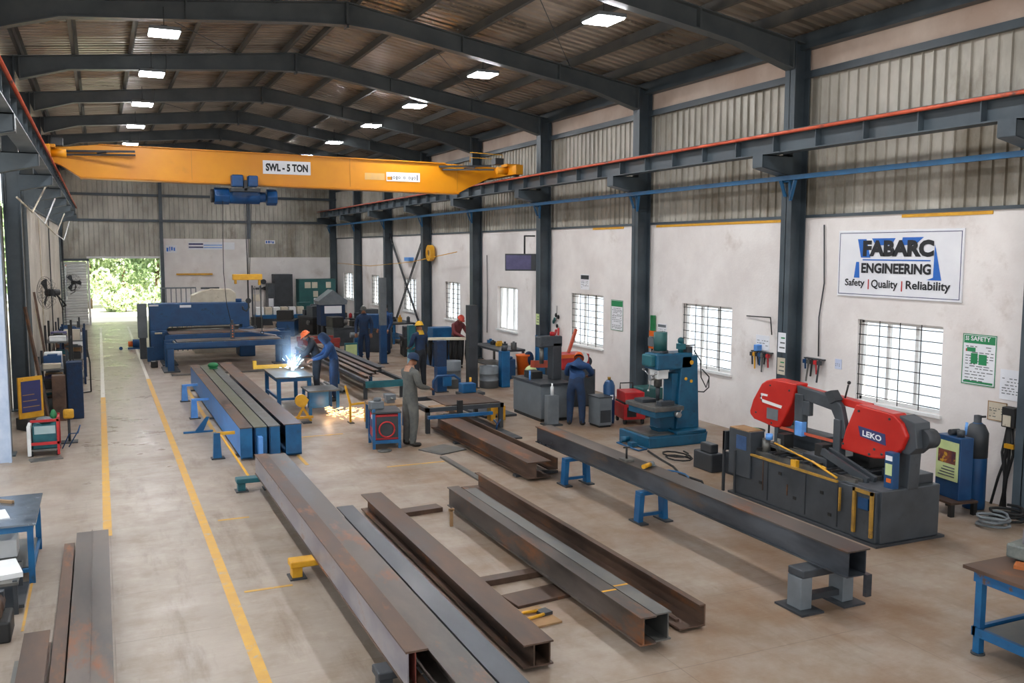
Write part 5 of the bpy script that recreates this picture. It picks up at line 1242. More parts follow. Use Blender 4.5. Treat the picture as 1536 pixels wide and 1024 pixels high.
p_ = T('cream_machine', 'cream coloured machine housing rising behind the blue press', 'machine', (3.6, 33.4, 0)); tag(p_, p_['label'], 'machine')
o.parent = p_; o.location = (0, 0, 1.7); MB().box(-.7, .7, -.35, .35, 0, 1.7).build('machine_base', cream_paint, p_, bevel=.02); MB().box(-.4, .2, -.1, .1, 2.2, 2.26).build('top_pipe', dark_grey, p_)
t = T('railing', 'grey picket railing standing behind the blue press', 'railing', (2.6, 34.1, 0))
MB().box(-.7, .5, -.02, .02, 2.2, 2.25).build('top_rail', mid_grey, t)
for k in range(8): MB().box(-.68+k*.165, -.65+k*.165, -.015, .015, 0, 2.2).build('picket', mid_grey, t)
t = T('pump_motor', 'small blue motor with orange coupling on the floor in the doorway', 'motor', (1.25, 35.5, 0))
MB().cyl((-.25, 0, .2), (.2, 0, .2), .15, n=18).build('motor_body', hoist_blue, t); MB().cyl((-.4, 0, .18), (-.25, 0, .18), .1).build('coupling', orange_paint, t); MB().box(-.42, .22, -.12, .12, 0, .06).build('motor_base', hoist_blue, t)
o = MB().cyl((0, 0, .06), (0, .1, .06), .06).build('round_cover', hoist_blue, loc=(.6, 35.2, 0)); tag(o, 'small blue round cap on the floor left of the orange coupling', 'cap')
o = MB().box(-.1, .1, -.12, .12, 0, .2).build('junction_block', black, loc=(1.42, 29.6, 0), bevel=.02); tag(o, 'small black block on the floor left of the roller tables', 'block')
# grey control panel left of the press
t = T('control_panel', 'grey control cabinet standing against the left end of the blue press', 'control cabinet', (1.22, 32.2, 0))
MB().box(-.14, .14, -.25, .25, .7, 1.8).build('panel_box', mid_grey, t); MB().box(-.1, .1, -.2, .2, 0, .7).build('pedestal', machine_grey, t)

def roller_table(label, x0, x1, y0, y1, h, front, n=6, rmat=dull_steel, legs=(0, 1)):
    t = T('roller_table', label, 'roller table', (x0, y0, 0), 0, 'roller tables before the press'); L_ = x1-x0; W_ = y1-y0
    MB().box(0, L_, -.04, .04, h-.16, h).build('front_beam', front, t, bevel=.008); MB().box(0, L_, W_-.04, W_+.04, h-.16, h).build('rear_beam', front, t, bevel=.008)
    for k in range(2):
        xx_ = .12 if k == 0 else L_-.12
        for yy_ in (0, W_): MB().box(xx_-.09, xx_+.09, yy_-.06, yy_+.06, .04, h-.16).build('leg', front, t)
        MB().box(xx_-.2, xx_+.25, -.12, W_+.12, 0, .04).build('foot_beam', dark_grey, t)
    for k in range(n): MB().cyl((.1+(L_-.2)*(k+.5)/n, .04, h-.05), (.1+(L_-.2)*(k+.5)/n, W_-.04, h-.05), .035, n=10).build('roller', rmat, t)
    return t
roller_table('front blue roller table of dark steel at the foot of the blue press', 1.68, 5.2, 28.2, 29.3, .85, deep_blue, 9)
roller_table('rear blue roller table directly before the blue press', 1.75, 5.6, 29.9, 31.0, .95, deep_blue, 9)
roller_table('red and blue roller table extending right of the press', 6.05, 7.3, 30.3, 31.3, .62, M('dark_red_paint', '#7a2620', '#8c3028', rough=.5), 4)
t = T('plate_sheet', 'large brown plate lying on the rear roller table', 'steel plate', (3.5, 30.45, .951))
MB().box(-1.6, 1.7, -.5, .5, 0, .02).build('sheet', rust_steel, t)
t = T('plate_sheet', 'grey plate lying on the front roller table', 'steel plate', (3.5, 28.75, .851))
MB().box(-1.5, 1.5, -.45, .45, 0, .02).build('sheet', mill_steel, t)
o = MB().bar((4.0, 30.2, 1.03), (4.9, 28.6, .93), .07, .04).build('pale_bar', pale_steel); tag(o, 'pale bar lying slanted across both roller tables', 'bar')
for k, (x, m_) in enumerate(((2.2, welder_red), (4.3, welder_red), (5.2, hoist_blue))):
    o = MB().box(-.12, .12, -.08, .08, 0, .1).build('table_clamp', m_, loc=(x, 31.2, .0)) if False else None
o = MB().box(1.76, 4.5, 27.3, 27.38, 0, .05).build('floor_rail', dull_steel); tag(o, 'long thin rail on the floor before the front roller table', 'rail')

# dark and green cabinets at the back wall
t = T('steel_cabinet', 'tall dark grey cabinet against the back wall left of the green cabinet', 'cabinet', (8.25, 46.9, 0))
MB().box(-.3, .6, -.4, .4, 0, 2.35).build('cabinet_body', dark_grey, t, bevel=.01); MB().box(-.62, -.3, -.35, .35, 0, 1.9).build('side_unit', machine_grey, t, bevel=.01); MB().box(-.6, -.36, -.36, -.35, .75, 1.15).build('white_sheet', board_white, t)
t = T('green_cabinet', 'wide dark green double cabinet with paper sheets at the back right corner', 'cabinet', (10.1, 46.6, 0))
MB().box(-1.0, .85, -.4, .4, .06, 2.1).build('cabinet_body', cabinet_green, t, bevel=.01)
MB().box(-.98, -.1, -.42, -.4, .1, 2.05).build('door', cabinet_green, t); MB().box(-.04, .83, -.42, -.4, .1, 2.05).build('door', cabinet_green, t); MB().box(-1.0, .85, -.4, .4, 0, .06).build('plinth', black, t)
for (x0, x1, z0, z1) in ((-.72, -.42, 1.65, 1.95), (-.36, -.08, 1.65, 1.95), (.35, .6, 1.65, 1.95), (-.3, -.06, 1.2, 1.5), (-.28, 0, .75, 1.15), (.32, .58, .75, 1.15), (-.3, 0, .1, .45), (.3, .55, .1, .45)):
    MB().box(x0, x1, -.43, -.421, z0, z1).build('paper_sheet', cream_paint if z0 > 1.1 else board_white, t)
# row of white crates on a blue bench
t = T('blue_bench', 'long blue bench before the dark cabinet', 'bench', (7.9, 42.6, 0))
MB().box(-1.6, 1.5, -.35, .35, .45, .62).build('bench_top', machine_blue, t)
for sx in (-1.5, 1.4):
    for sy in (-.3, .3): MB().box(sx-.04, sx+.04, sy-.04, sy+.04, 0, .45).build('leg', machine_blue, t)
for k in range(6):
    o = MB().box(-.15, .15, -.2, .2, 0, .34).build('white_crate', white_paint if k % 2 == 0 else cream_paint, loc=(6.6+.36*k, 42.6, .621), bevel=.01)
    tag(o, ['first', 'second', 'third', 'fourth', 'fifth', 'sixth'][k]+' pale crate from the left on the long blue bench', 'crate', 'pale crates on the blue bench')
# fork-lift like truck & stacker by the back wall
t = T('pallet_stacker', 'dark hand stacker with tall mast standing left of the dark cabinet', 'stacker', (6.3, 41.5, 0))
for sx in (-.18, .18): MB().box(sx-.03, sx+.03, -.03, .03, 0, 2.0).build('mast_rail', dark_grey, t)
MB().box(-.25, .25, -.05, .25, .1, .6).build('body', black, t, bevel=.02); MB().box(-.2, .2, -.02, .05, 1.3, 1.6).build('carriage', cream_paint, t); MB().box(-.2, -.1, -.7, 0, .04, .1).build('fork', dark_grey, t); MB().box(.1, .2, -.7, 0, .04, .1).build('fork', dark_grey, t)
o = MB().prism([(-.45, 0), (.45, 0), (.4, .25), (.15, .5), (0, .35), (-.2, .55), (-.4, .3)], 'y', -.3, .3).build('scrap_heap', dark_grey, loc=(7.0, 44.5, 0)); tag(o, 'dark jagged heap of scrap metal against the back wall', 'scrap heap')
t = T('wall_fan', 'dark motor fixed on the back wall above the scrap heap', 'wall motor', (7.6, YB-.15, 1.95))
MB().cyl((0, -.1, 0), (0, .149, 0), .13).build('motor', dark_grey, t); MB().box(-.5, .1, -.06, .02, -.4, -.3).ball((.25, -.02, -.34), .35, .05, .12).build('bracket_arm', dark_grey, t)  # a bare motor on an arm, not a fan
# benches and machines along the right wall, far half
def bench(label, x, y, w, d, h, topm, legm, items):
    t = T('work_bench', label, 'workbench', (x, y, 0), 0, 'work benches along the right wall')
    MB().box(-w/2, w/2, -d/2, d/2, h-.06, h).build('bench_top', topm, t)
    for sx in (-1, 1):
        for sy in (-1, 1): MB().box(sx*(w/2-.05)-.03, sx*(w/2-.05)+.03, sy*(d/2-.05)-.03, sy*(d/2-.05)+.03, 0, h-.06).build('leg', legm, t)
    MB().box(-w/2+.05, w/2-.05, -d/2+.05, d/2-.05, .2, .23).build('lower_shelf', legm, t)
    rnd = random.Random(int(y*10))
    for k in range(items):
        s = rnd.uniform(.06, .13); yy_ = -d/2+.12+(d-.24)*k/max(1, items-1); zz = rnd.uniform(.08, .3); xx_ = rnd.uniform(-w/4, w/4)
        o = MB()
        if k % 3 == 0: o.cyl((0, 0, 0), (0, 0, zz), s*.7, n=12).cyl((0, 0, zz), (0, 0, zz+.03), s*.3, n=8)
        elif k % 3 == 1: o.box(-s, s, -s, s, 0, zz*.7).box(-s*.4, s*.4, -s*.4, s*.4, zz*.7, zz)
        else: o.box(-s*1.2, s*1.2, -s*.8, s*.8, 0, zz*.5).cyl((-s, 0, zz*.5+s*.3), (s, 0, zz*.5+s*.3), s*.3, n=8)
        m_ = [dark_grey, machine_blue, safety_yellow, dull_steel, welder_red, black, machine_grey][(k*3+int(y)) % 7]
        nm = ['oil_can', 'tool_box', 'bench_tool'][k % 3]; cn = {id(dark_grey): 'dark grey', id(machine_blue): 'blue', id(safety_yellow): 'yellow', id(dull_steel): 'steel', id(welder_red): 'red', id(black): 'black', id(machine_grey): 'machine grey'}[id(m_)]
        oo = o.build(nm, m_, loc=(x+xx_, y+yy_, h+.001), bevel=.006); tag(oo, '%s %s, %s along the %s' % (cn, nm.replace('_', ' '), ['nearest', 'second', 'third', 'fourth', 'fifth', 'sixth', 'seventh'][k], label.split(' with ')[0]), nm.replace('_', ' '), 'things on the far benches')
bench('dark work bench under the fourth window with scrap on top', 10.6, 24.6, .8, 2.2, .75, dark_grey, dull_steel, 5)
bench('dark work bench under the sixth window with tools on top', 10.5, 34.6, .9, 2.6, .8, dark_grey, machine_blue, 6)
bench('low steel bench between the far columns with parts on top', 9.6, 39.2, .9, 2.4, .7, dull_steel, dark_grey, 6)
def machine(label, x, y, s, body, head, panel, rz=0, kind='lathe'):
    t = T('workshop_machine', label, 'machine', (x, y, 0), rz, 'machines in the far half of the hall')
    MB().box(-.4*s, .4*s, -.6*s, .6*s, 0, .7*s).build('machine_bed', body, t, bevel=.02)
    MB().box(-.42*s, .42*s, -.62*s, .62*s, .7*s, .76*s).build('machine_table', dark_grey, t)
    MB().box(-.3*s, .4*s, .1*s, .6*s, .76*s, 1.2*s).build('headstock', head, t, bevel=.02)
    MB().box(-.31*s, .32*s, .09*s, .1*s, .95*s, 1.1*s).build('white_panel', panel, t)
    MB().cyl((.0, .1*s, .95*s), (0, -.15*s, .95*s), .12*s, n=16).build('chuck', dull_steel, t)
    MB().box(-.2*s, .2*s, -.55*s, -.35*s, .76*s, 1.0*s).build('tailstock', head, t, bevel=.02)
    MB().cyl((.42*s, .3*s, .5*s), (.48*s, .3*s, .5*s), .1*s, n=14).build('hand_wheel', dull_steel, t)
machine('blue machine with white panels and dark lid near the fifth column', 9.6, 26.9, 1.0, deep_blue, machine_blue, board_white, R(180))
machine('dark machine with blue headstock just left of the fifth column', 8.9, 31.6, 1.1, dark_grey, deep_blue, board_white, R(150))
machine('black machine standing furthest back beside the sixth column', 10.0, 37.1, .95, black, machine_grey, cream_paint, R(200))
machine('grey machine with red knob far back beside the green cabinet', 9.0, 41.3, .95, machine_grey, dark_grey, board_white, R(170))
machine('dark grey machine between the far posts with steel chuck', 8.3, 33.9, .9, machine_grey, black, mid_grey, R(100))
machine('low black machine with steel chuck in front of the sixth window', 9.6, 29.6, .85, black, dark_grey, mid_grey, R(170))
machine('dark machine with cream panel just left of the bracing rods', 9.9, 33.0, 1.0, dark_grey, black, cream_paint, R(185)) if False else None
machine('squat dark machine far back in front of the green cabinet', 8.9, 44.2, .9, black, cabinet_green, board_white, R(185))
machine('navy machine standing left of the machine hood', 7.1, 38.6, .9, deep_blue, black, board_white, R(160))
machine('black press like machine behind the far bench', 8.3, 39.2, 1.0, black, machine_grey, mid_grey, R(200))
t = T('yellow_rail', 'thin yellow beam fixed on the back wall above the cream machine', 'beam', (4.2, YB, 2.36))
MB().box(-.75, .95, -.08, -.001, -.04, .04).build('beam_bar', safety_yellow, t)
t = T('machine_hood', 'dark machine hood with white paper panel far back before the last window', 'machine hood', (8.6, 37.2, 0))
MB().box(-.5, .5, -.4, .4, .5, 1.35).build('hood_body', cloth_navy, t, bevel=.02); MB().prism([(-.6, 1.5), (0, 1.95), (.6, 1.5), (.55, 1.35), (-.55, 1.35)], 'y', -.45, .45).build('hood_cover', mid_grey, t); MB().box(-.35, .35, -.42, -.4, 1.0, 1.3).build('paper_panel', board_white, t)
for sx in (-.45, .45):
    for sy in (-.35, .35): MB().box(sx-.04, sx+.04, sy-.04, sy+.04, 0, .5).build('leg', dark_grey, t)
t = T('pedestal_grinder', 'small blue pedestal grinder on the open floor before the far machines', 'grinder', (7.9, 30.5, 0))
MB().box(-.2, .2, -.2, .2, 0, .04).build('foot_plate', machine_blue, t); MB().prism([(-.1, .04), (.1, .04), (.06, .6), (-.06, .6)], 'y', -.08, .08).build('pedestal', machine_blue, t); MB().cyl((-.2, 0, .68), (.2, 0, .68), .09, n=14).build('grinder_motor', mid_grey, t)
t = T('rubber_curtain', 'row of black hanging hoses under a white shelf near the fifth window', 'hose rack', (9.9, 24.0, 0)) if False else None
t = T('hose_rack', 'black hoses hanging from a pale shelf left of the fifth column', 'hose rack', (9.0, 24.6, 0), R(-20))
MB().box(-.75, .75, -.12, .12, 1.0, 1.06).build('shelf', cream_paint, t)
for sx in (-.7, .7): MB().box(sx-.03, sx+.03, -.03, .03, 0, 1.0).build('post', dark_grey, t)
for k in range(9): MB().tube([(-.62+k*.15, 0, .99), (-.64+k*.15, -.05, .6), (-.6+k*.15, .03, .25+.04*(k % 3)), (-.57+k*.15, .06, .6), (-.56+k*.15, .03, .99)], .035, 7).build('hose', rubber, t)
# orange sack and yellow bin by the fourth column
t = T('orange_bin', 'orange bin with dark lid left of the fourth column', 'bin', (10.75, 23.1, 0))
MB().lathe([(.16, 0), (.2, .6), (.22, .62), (.22, .66), (0, .68)], n=18).build('bin_body', orange_paint, t); MB().ball((.12, -.1, .55), .16, .1, .2).build('dark_bag', cloth_navy, t)
o = MB().ball((0, 0, .2), .2, .15, .22).build('yellow_sack', lime_paper, loc=(10.7, 22.5, 0)); tag(o, 'pale yellow sack on the floor at the foot of the fourth column', 'sack')
o = MB().box(-.12, .12, -.12, .12, 0, .55).cyl((0, 0, .55), (0, 0, .62), .07).build('blue_canister', deep_blue, loc=(10.35, 23.1, 0), bevel=.03); tag(o, 'dark blue canister left of the orange bin', 'canister')
# TV on bracket and hanging projector
t = T('hanging_monitor', 'dark monitor hanging on a rod bracket between the fourth and fifth windows', 'monitor', (10.9, 23.6, 3.22), R(-35))
MB().box(-.45, .45, -.05, .05, -.24, .24).build('screen_case', dark_grey, t, bevel=.01); MB().box(-.42, .3, -.056, -.05, -.2, .2).build('screen', purple_paint, t); MB().cyl((.1, .02, .24), (.1, .02, .75), .025).bar((.1, 0, .74), (.35, .25, .74), .05, .04).build('bracket_rod', black, t)
# yellow cable and items at far right bay
o = MB().tube([(11.02, 46, 2.9), (11.02, 40, 2.85), (11.02, 34, 3.1), (11.02, 29, 3.5)], .014).build('yellow_cable', safety_yellow); tag(o, 'yellow cable drooping between the far columns', 'cable')
t = T('yellow_reel', 'yellow hose reel fixed high beside the fifth column', 'hose reel', (11.25, 32.4, 3.45))
MB().ring((0, 0), .12, .3, 'x', -.08, .08, 18).build('reel', safety_yellow, t); MB().box(-.06, .14, -.05, .05, -.1, .1).build('reel_bracket', dark_grey, t)
o = MB().box(-.1, .1, -.3, .3, -.07, .07).build('blue_box', bright_blue, loc=(11.32, 35.2, 3.2)); tag(o, 'small blue box fixed high on the wall between the far columns', 'box')
# ------------------------------------------------------------------ left side clutter
LW = -1.38
# pedestal/wall fans
def fan(label, loc, rz, s=1.0):
    t = T('wall_fan', label, 'fan', loc, rz)
    b = MB()
    for r in (.12, .22, .32, .36): b.tube([(r*s*math.cos(a), -.08*s*(1-(r/.4)**2)-.04, r*s*math.sin(a)) for a in [i*2*PI/28 for i in range(28)]], .004, 4, closed=True)
    for k in range(16):
        a = k*2*PI/16; b.tube([(.03*math.cos(a), -.13*s, .03*math.sin(a)), (.22*s*math.cos(a), -.1*s, .22*s*math.sin(a)), (.36*s*math.cos(a), -.02, .36*s*math.sin(a)), (.3*s*math.cos(a), .07*s, .3*s*math.sin(a)), (.06*math.cos(a), .1*s, .06*math.sin(a))], .003, 4)
    b.build('fan_cage', dark_grey, t)
    for k in range(3):
        a = k*2*PI/3; c = Vector((math.cos(a), 0, math.sin(a))); n_ = Vector((-math.sin(a), 0, math.cos(a)))
        MB().add([c*.05*s-n_*.03*s, c*.3*s-n_*.1*s+Vector((0, .03, 0)), c*.33*s+Vector((0, .0, 0)), c*.3*s+n_*.1*s-Vector((0, .03, 0)), c*.05*s+n_*.03*s], [(0, 1, 2, 3, 4)]).build('fan_blade', dark_grey, t)
    MB().cyl((0, -.03, 0), (0, .26*s, 0), .085*s, .07*s, n=16).build('fan_motor', black, t)
    MB().tube([(0, .2, -.05), (-.02, .35, -.2), (-.15, .5, -.32), (-.32, .52, -.36)], .02, 8).tube([(0, .24, -.08), (-.1, .4, -.4), (-.32, .5, -.5)], .014, 6).build('fan_arm', black, t)
    return t
fan('large dark wall fan in a wire cage on the left wall', (-1.12, 24.0, 2.55), R(-60), 1.05)
fan('smaller dark wall fan beside the left edge of the back doorway', (-1.0, 42.0, 2.2), R(-20), 1.0)
t = T('notice_board', 'yellow framed dark blue board leaning at the foot of the left column', 'notice board', (-1.34, 20.3, .55), R(35))
MB().box(-.25, .25, -.02, .02, -.32, .5).build('board_frame', safety_yellow, t); MB().box(-.2, .2, -.03, -.021, -.2, .42).build('board_face', sign_navy, t)
for k in range(3): MB().box(-.18, .16-.05*k, -.035, -.031, -.1+.12*k, -.085+.12*k).build('board_line', cardboard, t)
MB().box(-.2, .2, -.2, .2, -.55, -.32).build('board_stand', dark_grey, t)
# red framed trolley with green welder
t = T('welder_trolley', 'red framed trolley with green welding set and white side panel at the left', 'welding trolley', (-.98, 17.75, 0))
MB().box(-.18, .2, -.2, .22, .12, .52).build('green_case', teal_paint, t, bevel=.015); MB().box(-.15, .18, -.21, -.2, .38, .52).build('pale_panel', M('pale_teal', '#9fb8ba', '#b2c8ca'), t)
MB().box(-.26, -.2, -.3, .1, .02, .55).build('white_side', white_paint, t, bevel=.01)
for sy in (-.26, .24): MB().box(.2, .24, sy-.02, sy+.02, .02, .66).build('red_post', welder_red, t)
MB().box(-.2, .24, -.28, -.25, .6, .64).build('red_rail', welder_red, t); MB().box(-.2, .24, -.28, -.25, .2, .25).build('red_rail', welder_red, t)
MB().box(.2, .24, -.26, .26, .6, .64).build('red_rail', welder_red, t)
for sx in (-.2, .2):
    for sy in (-.22, .2): MB().cyl((sx-.02, sy, .05), (sx+.02, sy, .05), .05).build('wheel', rubber, t)
MB().box(-.22, .24, -.24, .24, .09, .12).build('trolley_deck', dull_steel, t)
o = MB().ball((0, 0, .05), .14, .12, .06).build('rag_heap', mid_grey, loc=(-.98, 17.8, .535)); tag(o, 'grey rag heap on top of the green welding set', 'rag')
o = MB().lathe([(0, 0), (.05, 0), (.06, .12), (.03, .2), (0, .22)], n=12).build('green_cone', green_paint, loc=(-.84, 17.95, .521)); tag(o, 'bright green cloth cone on the red trolley', 'cloth')
o = MB().box(-.25, .25, -.12, .12, 0, .02).build('floor_plate', dull_steel, loc=(-.95, 17.2, 0), rot=(0, 0, .2)); tag(o, 'thin grey plate on the floor before the red trolley', 'steel plate')
t = T('hand_lamp', 'small yellow hand lamp on a stand right of the green cloth', 'hand lamp', (-.62, 18.6, 0))
MB().cyl((0, 0, 0), (0, 0, .45), .025).build('stand_pole', dark_grey, t); MB().box(-.09, .09, -.07, .07, .45, .62).build('lamp_body', safety_yellow, t, bevel=.03); MB().box(-.14, .14, -.14, .14, 0, .02).build('foot_plate', dark_grey, t)
t = T('tube_stand', 'thin blue and grey folding tube stand right of the red trolley', 'stand', (-.62, 17.95, 0))
MB().tube([(-.1, 0, .02), (.02, 0, .28), (.16, 0, .28), (.2, 0, .42)], .012).tube([(.0, .12, .015), (.16, .1, .3), (.2, 0, .42)], .012).build('tubes', deep_blue, t)
# blue table at left edge
t = T('blue_table', 'blue legged table with shiny top at the left edge', 'table', (-1.05, 11.45, 0))
MB().box(-.45, .33, -.72, .62, .64, .66).build('table_top', M('shiny_steel_top', '#6f7d8c', '#8e9aa6', rough=.22, metal=.7, scale=3), t)
MB().box(-.42, .3, -.69, .59, .57, .64).build('table_apron', machine_blue, t)
for sx in (-.4, .27):
    for sy in (-.66, .56): MB().box(sx-.03, sx+.03, sy-.03, sy+.03, 0, .57).build('leg', machine_blue, t)
MB().box(-.4, .27, -.68, -.64, .12, .16).box(.25, .29, -.66, .56, .1, .14).build('stretcher', machine_blue, t)
MB().box(-.4, .26, -.6, .5, .14, .16).build('lower_shelf', dull_steel, t)
o = MB().box(-.2, .15, -.15, .15, 0, .2).build('white_box', white_paint, loc=(-1.1, 11.4, .161), bevel=.01); tag(o, 'white box on the lower shelf of the blue table', 'box')
o = MB().box(-.14, .1, -.2, .2, 0, .012).build('paper_sheet', board_white, loc=(-1.12, 11.2, .661), rot=(0, 0, .2)); tag(o, 'pale papers lying on the shiny blue table', 'papers')
o = MB().box(-.02, .02, -.25, .25, 0, .03).build('wooden_stick', wood, loc=(-1.2, 11.85, .661), rot=(0, 0, .9)); tag(o, 'short wooden stick on the far corner of the blue table', 'stick')
t = T('scrap_rack', 'dark low rack of sheet cuttings in front of the blue table at the left edge', 'rack', (-1.0, 10.25, 0))
MB().box(-.4, .16, -.4, .3, .3, .33).build('rack_shelf', dull_steel, t); MB().box(-.4, .2, -.35, .35, .05, .08).build('rack_shelf', dark_grey, t)
for sx in (-.36, .13):
    for sy in (-.36, .26): MB().box(sx-.02, sx+.02, sy-.02, sy+.02, 0, .34).build('leg', dark_grey, t)
o = MB().box(-.2, .2, -.25, .25, 0, .05).build('sheet_cutting', white_paint, loc=(-1.05, 10.2, .331), rot=(0, 0, .2)); tag(o, 'pale sheet cuttings on the dark low rack', 'sheet metal')
t = T('motor_block', 'dark rusty motor block on the floor at the left edge', 'motor', (-.98, 9.35, 0))
MB().box(-.22, .12, -.2, .2, 0, .2).build('motor_housing', black, t, bevel=.02); MB().cyl((-.05, -.15, .28), (-.05, .18, .28), .11, n=16).build('motor_drum', rust_steel, t); MB().box(-.1, .05, .12, .2, .2, .38).build('terminal_box', dark_grey, t)
# racks along the left wall
def rack(label, x, y, w, d, h, shelves, post, seed, lbl):
    t = T('storage_rack', label, 'storage rack', (x, y, 0), 0, 'storage racks along the left wall')
    for sx in (-1, 1):
        for sy in (-1, 1): MB().box(sx*w/2-.025, sx*w/2+.025, sy*d/2-.025, sy*d/2+.025, 0, h).build('rack_post', post, t)
    zs = [h*(k+.35)/shelves for k in range(shelves)]
    for z in zs: MB().box(-w/2, w/2, -d/2, d/2, z-.03, z).build('rack_shelf', dull_steel, t)
    rnd = random.Random(seed); cols = [(cream_paint, 'cream'), (cardboard, 'brown'), (deep_blue, 'dark blue'), (mid_grey, 'grey'), (white_paint, 'white'), (rust_steel, 'rusty'), (black, 'black'), (teal_paint, 'teal'), (purple_paint, 'purple')]
    for si, z in enumerate(zs):
        yy_ = -d/2+.05; k = 0
        while yy_ < d/2-.2 and k < 4:
            s = rnd.uniform(.16, .32); hh_ = rnd.uniform(.1, min(.3, h/shelves*.7)); m_, cn = cols[(k*2+si*3+seed) % 9]
            b = MB().box(-w*.35, w*.35, 0, s, 0, hh_)
            if k % 2: b.box(-w*.2, w*.2, s*.2, s*.8, hh_, hh_+.03)
            nm = 'storage_bin' if k % 2 == 0 else 'parts_box'
            o = b.build(nm, m_, loc=(x, y+yy_, z+.001), bevel=.008); tag(o, '%s %s, %s on the %s shelf of %s' % (cn, nm.replace('_', ' '), ['nearest', 'second', 'third', 'fourth'][k], ['lowest', 'second', 'third', 'top'][si], lbl), nm.replace('_', ' '), 'bins on the left racks')
            yy_ += s+rnd.uniform(.04, .12); k += 1
rack('dark shelf rack beside the yellow framed board', -1.0, 22.3, .5, 1.3, 1.3, 3, dark_grey, 3, 'the nearest left rack')
rack('tall dark rack with cream bins behind the fan', -.95, 24.6, .5, 1.6, 1.8, 3, black, 7, 'the middle left rack')
rack('blue grey rack nearest the left floor line', -.72, 27.4, .55, 1.6, 1.5, 3, cloth_navy, 12, 'the third left rack')
rack('furthest rack before the back doorway at the left', -.95, 31.5, .6, 1.8, 1.4, 2, dark_grey, 15, 'the furthest left rack')
for (x, y, w_, d_, h, m_, lb) in ((-.56, 21.35, .3, .4, 1.2, cloth_navy, 'narrow dark blue locker nearest the left floor line'), (-.86, 21.15, .26, .3, .95, rust_steel, 'narrow rusty locker behind the yellow framed board')):
    t = T('steel_locker', lb, 'locker', (x, y, 0)); MB().box(-w_/2, w_/2, -d_/2, d_/2, 0, h).build('locker_body', m_, t, bevel=.01); MB().box(-w_/2+.02, w_/2-.02, -d_/2-.012, -d_/2, .05, h-.04).build('locker_door', m_, t)
t = T('machine_crate', 'brown crate of electrical gear on a black stand at the left wall', 'crate', (-.88, 29.6, 0))
MB().box(-.35, .35, -.4, .4, .75, 1.2).build('crate_body', rust_steel, t, bevel=.01); MB().box(.1, .36, -.41, -.4, .78, 1.18).build('white_door', white_paint, t); MB().box(-.3, -.05, -.41, -.4, .85, 1.1).build('gear_panel', ink_grey, t)
for sx in (-.3, .3):
    for sy in (-.35, .35): MB().box(sx-.03, sx+.03, sy-.03, sy+.03, 0, .75).build('leg', black, t)
t = T('hanging_banner', 'white and navy banner hanging on the left wall below the first lamp row', 'banner', (-1.33, 44.0, 2.15))
MB().box(-.0, .02, -.6, .6, -.75, .75).build('banner_cloth', board_white, t); MB().box(.02, .025, -.4, -.1, -.6, .6).box(.02, .025, .15, .4, -.6, .3).build('navy_strip', sign_navy, t); MB().box(.02, .03, -.6, .6, .7, .76).build('orange_rod', orange_paint, t)
b = MB().box(-.06, .06, -.06, .06, 0, .9).build('dark_pole', dark_grey, loc=(-.5, 33.4, 0)); tag(b, 'short dark upright post left of the white floor line', 'post')
t = T('ladder_frame', 'thin dark L shaped stand beside the third left rack', 'stand', (-.3, 25.0, 0))
MB().tube([(.0, 0, .02), (.0, 0, .75), (-.05, 0, 1.1)], .02).tube([(0, 0, .02), (-.35, -.2, .02)], .016).build('tubes', black, t)
# leaning bars, conduits
for k, (y, h, m_) in enumerate(((20.9, 2.4, rust_steel), (21.5, 2.0, dull_steel), (23.28, 2.6, rust_steel), (23.68, 2.2, cream_paint))):
    o = MB().bar((-1.05, y-.2, 0), (-1.36 if y > 23 else -1.4, y, h), .05, .05).build('leaning_bar', m_); tag(o, ['short rusty bar leaning behind the yellow framed board', 'grey bar leaning on the left wall below the fan', 'tall rusty bar leaning behind the wall fan', 'cream batten leaning right of the tall rusty bar'][k], 'bar', 'bars leaning on the left wall')
b = MB().tube([(LW+.01, 27.0, 4.4), (LW+.01, 27.0, .3)], .018).tube([(LW+.01, 33.0, 4.4), (LW+.01, 33.0, .3)], .018)
o = MB().tube([(LW+.02, 26.6, 4.45), (LW+.02, 26.6, 0)], .018).build('conduit_pipe', cream_paint); tag(o, 'thin vertical conduit on the left wall panel right of the fan', 'conduit')
o = MB().tube([(LW+.02, 31.5, 4.45), (LW+.02, 31.5, 0)], .018).build('conduit_pipe', dark_grey); tag(o, 'dark vertical conduit on the left wall further back', 'conduit')
# loose cables under the left crane rail
for k, pts in enumerate(([(-1.45, 21.0, 4.6), (-1.25, 22.2, 4.35), (-1.05, 23.2, 4.9), (-1.0, 24.0, 5.1)], [(-1.4, 24.5, 4.5), (-1.2, 26, 4.2), (-1.0, 27.5, 4.9)], [(-1.35, 29, 4.3), (-1.15, 31, 4.0), (-.95, 33, 4.7)], [(-1.3, 34, 4.1), (-1.1, 36.5, 3.9), (-.95, 38.5, 4.6)])):
    o = MB().tube(pts, .02, 6).build('hanging_cable', white_paint if k % 2 else cream_paint); tag(o, ['nearest', 'second', 'third', 'furthest'][k]+' loose pale cable drooping under the left crane rail', 'cable', 'loose cables at the left rail')
